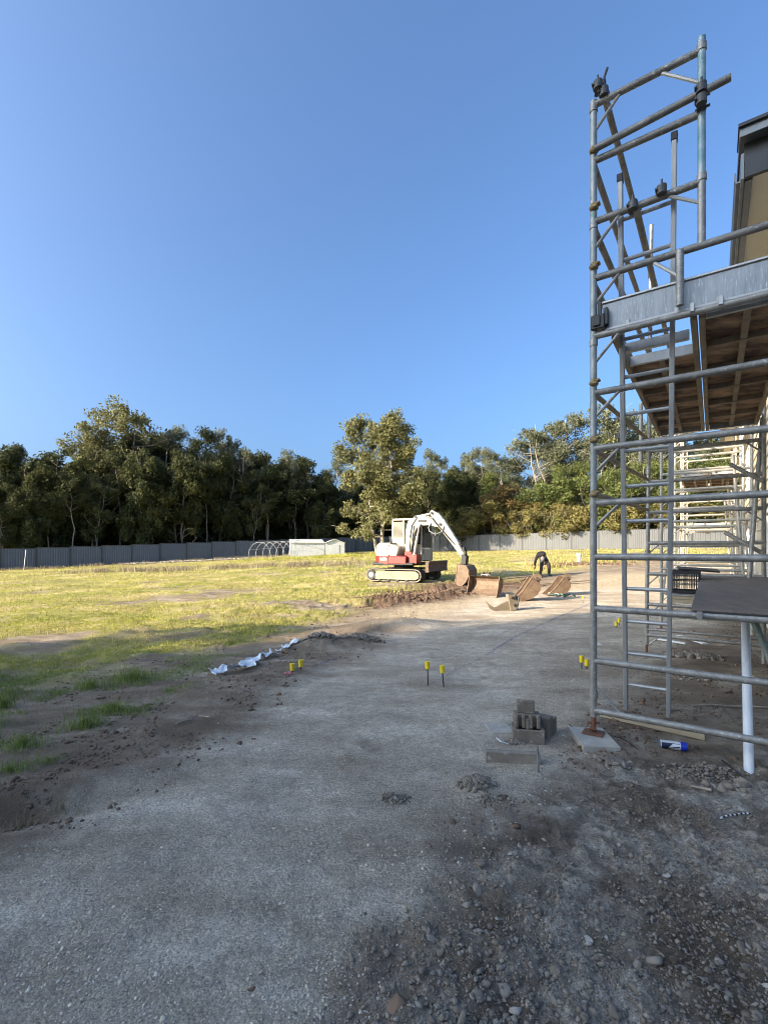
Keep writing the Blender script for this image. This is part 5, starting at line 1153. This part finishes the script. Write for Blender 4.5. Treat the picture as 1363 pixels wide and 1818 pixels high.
# ------------------------------------------------------------------ person
def skin_obj(name, pts, edges, rad, mtl, parent, sub=2):
    me = bpy.data.meshes.new(name); me.from_pydata([tuple(p) for p in pts], edges, [])
    o = link(name, me, parent); md = o.modifiers.new('skin', 'SKIN'); sv = me.skin_vertices[0].data
    for i, r_ in enumerate(rad): sv[i].radius = r_ if isinstance(r_, tuple) else (r_, r_)
    sv[0].use_root = True
    md.use_smooth_shade = True; s2 = o.modifiers.new('sub', 'SUBSURF'); s2.levels = sub; s2.render_levels = sub
    me.materials.append(MATS[mtl]); return o
def person():
    x, y = G(958, 1023); root = thing('person', 'person in black clothes and grey cap bending down over the trench', 'person', (x, y, gz(x, y)), math.radians(10))
    pel = (.26,.16,.90); P = [pel, (.16,.06,1.0), (.04,-.06,1.0), (-.02,-.16,.95), (-.04,-.25,.88)]        # spine to neck
    # trunk and arms are one shirt, legs one pair of trousers, both over one continuous figure
    pts = P + [(-.16,-.08,.93), (-.29,-.14,.70), (-.37,-.22,.47), (.11,-.22,.92), (.10,-.36,.68), (-.02,-.42,.50)]
    skin_obj('shirt', pts, [(0,1),(1,2),(2,3),(3,4),(3,5),(5,6),(6,7),(3,8),(8,9),(9,10)], [(.155,.13),(.17,.14),(.18,.145),(.14,.11),(.07,.07),.08,.062,.047,.08,.062,.047], 'cloth_black', root)
    legs = [(.26,.16,.90), (.15,.12,.70), (.08,.0,.46), (.05,.08,.07), (.0,-.06,.045), (.37,.12,.70), (.41,-.06,.46), (.47,.04,.07), (.45,-.11,.045)]
    skin_obj('trousers', legs[:4] + legs[5:8], [(0,1),(1,2),(2,3),(0,4),(4,5),(5,6)], [(.15,.13),.105,.08,.06,.105,.08,.06], 'cloth_trouser', root)
    for a, b in ((legs[3], legs[4]), (legs[7], legs[8])):
        m = MB(); c = (Vector(a)*.45 + Vector(b)*.55); m.box((c.x, c.y, .045), (.10,.27,.09), Euler((0,0,-.2)).to_matrix(), .03); m.build('boot', 'exc_dark', root, True, True)
    # head with face, cap
    m = MB(); bm = bmesh.new(); bmesh.ops.create_uvsphere(bm, u_segments=16, v_segments=12, radius=1)
    hc = Vector((-.06,-.34,.80)); R = Euler((math.radians(118), 0, math.radians(-12))).to_matrix()
    for v in bm.verts:
        c = v.co.copy(); c.x *= .077; c.y *= .095; c.z *= .115
        if c.z < 0: c.x *= 1 + c.z*1.6
        v.co = c
    bm.verts.index_update(); vs = [hc + R @ v.co for v in bm.verts]; fs = [tuple(v.index for v in f.verts) for f in bm.faces]; bm.free()
    m._add(vs, fs)
    for sx_ in (-1, 1): m.box(hc + R @ Vector((sx_*.078, .01, -.005)), (.018,.03,.05), R, .006)
    m.box(hc + R @ Vector((0,-.098,-.01)), (.022,.03,.04), R, .008); m.box(hc + R @ Vector((0,-.088,-.055)), (.045,.012,.012), R, .003); m.build('head', 'skin', root, True, True, 60)
    m = MB()
    for sx_ in (-1, 1): m.box(hc + R @ Vector((sx_*.03,-.088,.012)), (.02,.01,.01), R, .003)
    m.build('eyes', 'exc_dark', root, True, True)
    m = MB(); bm = bmesh.new(); bmesh.ops.create_uvsphere(bm, u_segments=16, v_segments=8, radius=1); bm.verts.index_update()
    vs = [hc + R @ Vector((v.co.x*.088, v.co.y*.106, max(v.co.z, -.05)*.118 + .022)) for v in bm.verts]; m._add(vs, [tuple(v.index for v in f.verts) for f in bm.faces]); bm.free()
    m.box(hc + R @ Vector((0,-.125,.035)), (.13,.10,.012), R @ Euler((.2,0,0)).to_matrix(), .005); m.build('cap', 'cap_grey', root, True, True, 60)
    # hands: palm and five fingers each
    for hp, sgn in ((Vector((-.37,-.22,.47)), 1), (Vector((-.02,-.42,.50)), -1)):
        d = Vector((-.12*sgn if sgn > 0 else -.25, -.2, -1)).normalized(); sd = d.cross(Vector((0,1,0))).normalized(); fw = sd.cross(d).normalized()
        pts = [hp - d*.03, hp + d*.03, hp + d*.085]; ed = [(0,1),(1,2)]; rd = [.026,(.038,.018),(.036,.016)]
        for k, ln in enumerate((.066,.076,.070,.055)):
            o = (k - 1.5) * .019; b = len(pts); pts += [hp + d*.095 + sd*o, hp + d*(.095 + ln*.5) + sd*o*1.1 + fw*.012, hp + d*(.095 + ln*.85) + sd*o*1.05 + fw*.034]; ed += [(2,b),(b,b+1),(b+1,b+2)]; rd += [.0095,.0088,.0075]
        b = len(pts); pts += [hp + d*.045 + sd*.04*sgn, hp + d*.085 + sd*.052*sgn + fw*.02]; ed += [(1,b),(b,b+1)]; rd += [.012,.0095]
        skin_obj('hand', pts, ed, rd, 'skin', root, 1)
    M = root.location.copy(); h = root.rotation_euler.to_matrix() @ Vector((-.43,-.26,.34)) + M
    m = MB(); m.tube(h + Vector((0,0,.05)), Vector((h.x - .02, h.y, gz(h.x, h.y) + .02)), .02, 8); m.tube(h + Vector((0,0,.03)), h + Vector((0,0,.09)), .028, 8); m.solo('marker_wand', 'yellow', 'yellow tool held upright in the bending person\'s hand', 'tool')
person()

# ------------------------------------------------------------------ small things on the lot
def solo_at(m, name, mt, label, cat, **k): return m.solo(name, mt, label, cat, **k)
def peg(u, vcap, vbase, label, lean=0):
    x, y = G(u, vbase); z = sz(x, y); h = (vbase - vcap) / FPX * y; root = thing('capped_peg', label, 'capped peg', (x, y, z), 0, 'yellow capped steel pegs')
    top = Vector((lean, 0, h)); m = MB(); m.tube((0,0,-.05), top, .0065, 7); m.build('rod', 'rebar', root, True, True)
    m = MB(); d = top.normalized(); m.tube(top - d*.045, top + d*.028, .026, 12, .029); m.tube(top + d*.026, top + d*.036, .031, 12); m.build('cap', 'yellow', root, True, True)
peg(760, 1180, 1217, 'left peg of the tall yellow capped pair in mid track', -.01); peg(788, 1187, 1220, 'right peg of the tall yellow capped pair in mid track', -.02)
peg(519, 1187, 1196, 'left peg of the low pair beside the white plastic sheet'); peg(534, 1180, 1191, 'right peg of the low pair beside the white plastic sheet')
peg(1032, 1169, 1187, 'left peg of the pair beside the scaffold post'); peg(1041, 1176, 1188, 'right peg of the pair, half hidden by the scaffold post')
peg(1093, 1107, 1114, 'left peg of the far pair between scaffold post and ladder'); peg(1098, 1101, 1110, 'right peg of the far pair between scaffold post and ladder')
peg(1034, 1060, 1071, 'small far peg at the end of the blue line near the buckets')
# paving under base plates
def slab(u, v, w, d, h, yaw, label, mt='paver', dz=0, Rx=0, Ry=0, name='concrete_paver'):
    x, y = G(u, v); m = MB(); m.box((x, y, sz(x, y) + h/2 + dz - .01), (w, d, h), Euler((Rx, Ry, math.radians(yaw))).to_matrix(), .004); return m.solo(name, mt, label, 'paver', smooth=False)
m = MB(); c = SP + Vector((-.03, -.06, 0)); m.box((c.x, c.y, .012), (.27,.38,.05), Euler((0,0,math.radians(-6))).to_matrix(), .005); m.solo('concrete_paver', 'paver', 'pale concrete paver under the rusty foot of the nearest tower', 'paver', smooth=False)
slab(1142, 1166, .42, .42, .04, -35, 'weathered square paver under the second frame of the tower', 'concrete')
slab(886, 1292, .20, .22, .02, 4, 'thin flat paver lying behind the concrete blocks', 'paver')
slab(909, 1352, .375, .055, .085, -7, 'concrete edging block lying on its side in front of the block stack', 'concrete', name='edging_block')
m = MB(); p = at(955, 1370, 3.13); m.tube((p.x, p.y, -.03), at(954, 1325, 3.15), .007, 6); m.solo('steel_pin', 'galv_old', 'thin steel pin at the right end of the edging block', 'pin')
def block(c, yaw, d, label, kind=0):
    root = thing('concrete_block', label, 'concrete block', c, math.radians(yaw)); w, dp, h = d; m = MB()
    if kind == 0:                      # hollow block on its bed: shell and two webs
        th = .028
        m.box((0,-dp/2+th/2,h/2), (w,th,h), bev=.004); m.box((0,dp/2-th/2,h/2), (w,th,h), bev=.004)
        for x in (-w/2+th/2, 0, w/2-th/2): m.box((x,0,h/2), (th,dp-2*th,h*.98))
    elif kind == 1:                    # flutes facing the eye
        m.box((0,.02,h/2), (w,dp-.04,h), bev=.004)
        for x in (-w*.42,-w*.15,w*.12,w*.40): m.box((x,-dp/2+.02,h/2), (w*.13,.045,h), bev=.006)
        m.tube((0,-dp/2+.012,.0), (0,-dp/2+.012,h*.8), w*.09, 12)
    else:
        m.box((0,0,h/2), (w,dp,h), bev=.004); m.box((w*.42,dp*.9,h*.4), (w*.14,dp*1.1,h*.8), bev=.004); m.box((-w*.3,dp*.7,h*.42), (w*.12,dp*.8,h*.8), bev=.003)
    m.build('block_body', 'concrete_dark', root, False, True)
bx, by = G(936, 1312); bz = sz(bx, by)
block((bx, by, bz), -10, (.235,.17,.105), 'lowest hollow concrete block of the small stack'); block((bx+.135, by+.10, bz), -38, (.17,.10,.16), 'dark block leaning against the right side of the block stack', 2)
block((bx+.0, by+.02, bz+.107), -10, (.20,.14,.095), 'middle concrete block with vertical flutes facing the camera', 1); block((bx-.005, by+.03, bz+.204), -12, (.135,.03,.10), 'broken upright piece of block on top of the stack', 2)
m = MB(); p = G(889, 1322); m.path([(p[0]-.03, p[1]+.03, .03), (p[0]-.035, p[1], .05), (p[0]-.01, p[1]-.03, .035), (p[0]+.05, p[1]-.03, .015)], .005, 6); m.solo('plastic_strap', 'white_paint', 'curled white plastic strap on the mortar by the blocks', 'strap')
# spray can
def can():
    a = at(1169, 1322, 3.56); b = at(1217, 1326, 3.50); a.z = b.z = sz(b.x, b.y) + .033; d = (b - a).normalized(); root = thing('spray_can', 'white and navy spray can with a blue cap lying on the dirt', 'spray can', (a.x, a.y, a.z - .03))
    Ln = (b - a).length; m = MB(); m.tube(a, a + d*Ln*.78, .031, 20); m.build('can_body', 'can_white', root)
    m = MB(); m.tube(a + d*Ln*.785, b, .032, 20); m.tube(b, b + d*.004, .029, 20); m.build('cap', 'can_blue', root)
    m = MB(); m.tube(a - d*.003, a + d*.006, .0318, 20); m.build('rim', 'flashing', root)
    # navy label with a pale swoosh, a thin shell wrapped on the front of the can
    q = d.to_track_quat('Z', 'Y'); X = Vector((0,0,1)); Yv = d.cross(X).normalized()
    if Yv.y > 0: Yv = -Yv
    def sh(l, an, r_): return a + d*l + (Yv*math.cos(an) + X*math.sin(an))*r_
    m = MB(); N = 44; J = 30; l0 = .012
    for i in range(N):
        for j in range(J):
            la, lb = Ln*.74*i/N + l0, Ln*.74*(i+1)/N + l0; aa, ab = -1.3 + 2.1*j/J, -1.3 + 2.1*(j+1)/J; mid = (aa+ab)/2; f = (i+.5)/N
            if f > .35 + .25*abs(mid+.2) and abs(mid + .25) < .9 and not (abs(mid + .25 - (f-.6)*1.0) < .16): continue
            if lb > Ln*.75: continue
            m._add([sh(la,aa,.0314), sh(lb,aa,.0314), sh(lb,ab,.0314), sh(la,ab,.0314)], [(0,1,2,3)])
    m.build('label_print', 'can_navy', root)
can()
def rod_path(pts, r_, name, mt, label, cat):
    m = MB(); m.path(pts, r_, 6); m.solo(name, mt, label, cat)
def gpath(L, dz=.01):
    o = []
    for u, v in L: x, y = G(u, v); o.append((x, y, sz(x, y) + dz))
    return o
rod_path(gpath([(1084,1309),(1097,1311),(1112,1318),(1130,1333)], .02), .004, 'wire', 'rebar', 'bent black wire right of the base plate paver', 'wire')
rod_path(gpath([(1010,1290),(1019,1296),(1029,1302)], .02), .004, 'wire', 'rebar', 'short black wire left of the nearest tower foot', 'wire')
rod_path(gpath([(1280,1350),(1295,1365),(1312,1378),(1320,1382)], .015), .005, 'cable', 'rebar', 'black cable running to the foot of the white pipe', 'cable')
rod_path(gpath([(1228,1257),(1262,1254),(1300,1256),(1358,1259)], .015), .008, 'stick', 'stick', 'long thin pale stick lying under the scaffold', 'stick')
rod_path(gpath([(1225,1397),(1240,1400),(1262,1408)], .02), .009, 'stick', 'stick', 'short broken stick beside the rock slab', 'stick')
rod_path(gpath([(700,1603),(718,1608),(733,1618),(735,1630)], .008), .003, 'twig', 'stick', 'curved thin twig on the edge of the grey track', 'twig')
rod_path(gpath([(139,1635),(142,1643),(146,1653)], .008), .0035, 'twig', 'stick', 'short pale twig alone on the lower left track', 'twig')
rod_path(gpath([(330,1283),(352,1274),(372,1282)], .02), .006, 'stick', 'stick', 'pale stick on the brown strip above the track edge', 'stick')
rod_path(gpath([(313,1293),(325,1288),(342,1282)], .02), .008, 'stick', 'stick', 'thick bleached stick left on the brown strip', 'stick')
def rope():
    root = thing('striped_cord', 'short black and white striped cord at the right edge of the churned ground', 'cord', (0,0,0)); P = gpath([(1278,1456),(1291,1453),(1304,1450),(1318,1446),(1331,1447)], .012); root.location = P[0]
    n = 14
    for i in range(n):
        def at_(t): k = min(int(t*4), 3); return Vector(P[k]).lerp(Vector(P[k+1]), t*4 - k)
        m = MB(); m.tube(at_(i/n), at_((i+1)/n), .005, 8); m.build('stripe', 'rope_black' if i % 2 else 'white_paint', root)
rope()
# boards on the ground
def board(a, b, w, h, label, mt='white_paint', dz=.02, cat='board'):
    p, q = G(*a), G(*b); A_ = Vector((*p, sz(*p) + dz)); B_ = Vector((*q, sz(*q) + dz)); d = B_ - A_; m = MB()
    R = Matrix((d.normalized(), Vector((0,0,1)).cross(d).normalized(), d.normalized().cross(Vector((0,0,1)).cross(d).normalized()))).transposed(); m.box((A_+B_)/2, (d.length, w, h), R, .002); m.solo('board', mt, label, cat, smooth=False)
board((1166,1137), (1217,1146), .07, .02, 'white painted board on the ground, left of two', dz=.03)
board((1204,1135), (1252,1150), .085, .02, 'white painted board on the ground, right of two', dz=.06)
board((1065,1270), (1251,1310), .045, .05, 'pale length of timber lying under the lowest rail', 'timber_new', .025, 'timber')
board((1170,1262), (1205,1262), .03, .02, 'small brown offcut under the ladder foot', 'timber_old', .01)
board((1160,1225), (1166,1226), .06, .02, 'flat brown chip in the soil below the ladder', 'timber_old', .01)
board((1330,1200), (1363,1215), .05, .03, 'timber strip half buried under the platform', 'timber_old', .01)
m = MB(); p = G(1064, 1146); z = sz(*p); m._add([(p[0]-.05,p[1],z+.01),(p[0]+.05,p[1],z+.005),(p[0]-.01,p[1]+.02,z+.06),(p[0]+.02,p[1]+.07,z+.01)], [(0,1,2),(1,3,2),(0,2,3)]); m.solo('paper_scrap', 'white_paint', 'small folded white scrap right behind the scaffold post', 'scrap', smooth=False)
# standpipe, sling, tape, scraps
def standpipe():
    x, y = G(1027, 1006); z = gz(x, y); root = thing('standpipe', 'short white capped standpipe on the spoil bank', 'standpipe', (x, y, z)); m = MB(); m.tube((0,0,0), (0,0,.50), .11, 14); m.build('pipe', 'pvc', root, True, True); m = MB(); m.tube((0,0,.50), (0,0,.58), .13, 14); m.build('cap', 'pvc', root, True, True)
standpipe()
P = gpath([(975,1058),(985,1060),(993,1056),(1001,1061),(1012,1058),(1020,1061)], .05); rod_path(P, .028, 'lifting_sling', 'green_sling', 'green sling lying coiled in front of the right hand bucket', 'sling')
rod_path(gpath([(974,1056),(984,1057),(990,1059)], .05), .04, 'rag', 'pale_rag', 'pale rag beside the green sling', 'rag')
board((956,1040), (1050,1034), .12, .04, 'long pale plank along the trench beyond the twin buckets', 'timber_new', .08, 'plank'); board((866,1032), (950,1024), .10, .04, 'grey plank along the edge of the lawn behind the person', 'timber_old', .06, 'plank')
def tape():
    p = G(511, 1201); m = MB(); z = sz(*p) + .02; R = .03
    pts = [(p[0] + R*math.cos(a), p[1] + R*math.sin(a)*.9, z + .01*math.sin(a*2)) for a in [2*math.pi*k/16 for k in range(17)]]; m.path(pts, .010, 6); m.path([pts[4], (p[0]+.03, p[1]+.06, z), (p[0]+.07, p[1]+.05, z-.01)], .006, 6); m.solo('string_roll', 'pink', 'roll of pink string line in front of the low pegs', 'string roll')
tape()
def sheet(L, w, label, seed, amp=.05, name='plastic_sheet'):
    P = np.array([G(u, v) for u, v in L]); N, M = 70, 12; t = np.linspace(0, len(P)-1, N); i = np.minimum(t.astype(int), len(P)-2); c = P[i] + (P[i+1]-P[i])*(t-i)[:,None]
    d = np.gradient(c, axis=0); d /= np.linalg.norm(d, axis=1)[:,None]; nn = np.stack([-d[:,1], d[:,0]], 1); V = []
    for k in range(N):
        ww = w * max(.3, 1 + 2.2 * float(fbm(k*.11, seed*3.1, 1.0, 3, seed)))
        for j in range(M):
            s_ = (j/(M-1) - .5); p = c[k] + nn[k]*float(pnoise(k*.07, seed*1.3, seed+9))*w*.9 + nn[k]*ww*s_; V.append((p[0], p[1]))
    V = np.array(V); z = surf_z(V[:,0], V[:,1]) + .02 + amp * np.abs(fbm(V[:,0], V[:,1], 4.5, 3, seed)) * 2.4 + .03 * np.abs(fbm(V[:,0], V[:,1], 14, 2, seed+5)); V += np.stack([fbm(V[:,0], V[:,1], 6, 2, seed+1), fbm(V[:,0], V[:,1], 6, 2, seed+2)], 1) * .06
    V3 = np.c_[V, z]; o = V3.mean(0); F = np.array([(k*M+j, k*M+j+1, (k+1)*M+j+1, (k+1)*M+j) for k in range(N-1) for j in range(M-1)])
    ob = link(name, mesh_np(name, V3 - o, F, 'plastic_sheet', True)); ob.location = o; sd = ob.modifiers.new('thick', 'SOLIDIFY'); sd.thickness = .003; tag(ob, label, 'plastic sheet')
sheet([(376,1201),(402,1196),(428,1192),(445,1180),(462,1172),(485,1164)], .13, 'crumpled white plastic sheet lying along the edge of the brown strip', 3, .06)
sheet([(494,1162),(508,1157),(524,1150)], .09, 'smaller torn end of white plastic sheet beside the lumpy soil', 9, .05)
# marks of blue chalk on the track, laid just above the ground
def chalk(L, w, name, label, colr, cat, dens=.5):
    mm = bpy.data.materials.get(name) or bpy.data.materials.new(name); N, Lk = nodes_of(mm); b = N['Principled BSDF']; b.inputs['Base Color'].default_value = (*colr, 1); b.inputs['Roughness'].default_value = .95
    tc = N.new('ShaderNodeTexCoord'); nz = N.new('ShaderNodeTexNoise'); nz.inputs['Scale'].default_value = 14; nz.inputs['Detail'].default_value = 8; nz.inputs['Roughness'].default_value = .75; Lk.new(tc.outputs['Object'], nz.inputs[0])
    r_ = N.new('ShaderNodeValToRGB'); r_.color_ramp.elements[0].position = dens - .06; r_.color_ramp.elements[1].position = dens + .12; r_.color_ramp.elements[1].color = (.5,.5,.5,1); Lk.new(nz.outputs[0], r_.inputs[0]); Lk.new(r_.outputs[0], b.inputs['Alpha'])
    P = np.array([G(u, v) for u, v in L]); n = 160; t = np.linspace(0, len(P)-1, n); i = np.minimum(t.astype(int), len(P)-2); c = P[i] + (P[i+1]-P[i])*(t-i)[:,None]
    d = np.gradient(c, axis=0); d /= np.linalg.norm(d, axis=1)[:,None]; nn = np.stack([-d[:,1], d[:,0]], 1); V = np.concatenate([c + nn*w*.5, c - nn*w*.5]); z = np.tile(np.maximum(surf_z(V[:n,0], V[:n,1]), surf_z(V[n:,0], V[n:,1])), 2) + .006
    F = np.array([(k, k+1, n+k+1, n+k) for k in range(n-1)]); o = link(name, mesh_np(name, np.c_[V, z], F, mm)); tag(o, label, cat, kind=None)
chalk([(1050,1070),(985,1098),(915,1130),(868,1160)], .05, 'chalk_line', 'blue chalk line running from the far peg across the track', (.08,.15,.34), 'chalk line', .46)
chalk([(800,1170),(880,1130),(940,1105)], .03, 'chalk_line_pale', 'pale marked line crossing the track beside the blue one', (.5,.5,.48), 'marked line', .5)
chalk([(868,1160),(800,1196),(764,1216)], .04, 'chalk_line_faint', 'faint blue line continuing to the tall pair of pegs', (.08,.14,.38), 'chalk line', .52)
chalk([(555,1186),(600,1168)], .05, 'chalk_line_short', 'short blue mark right of the low pair of pegs', (.07,.10,.34), 'chalk line', .48)
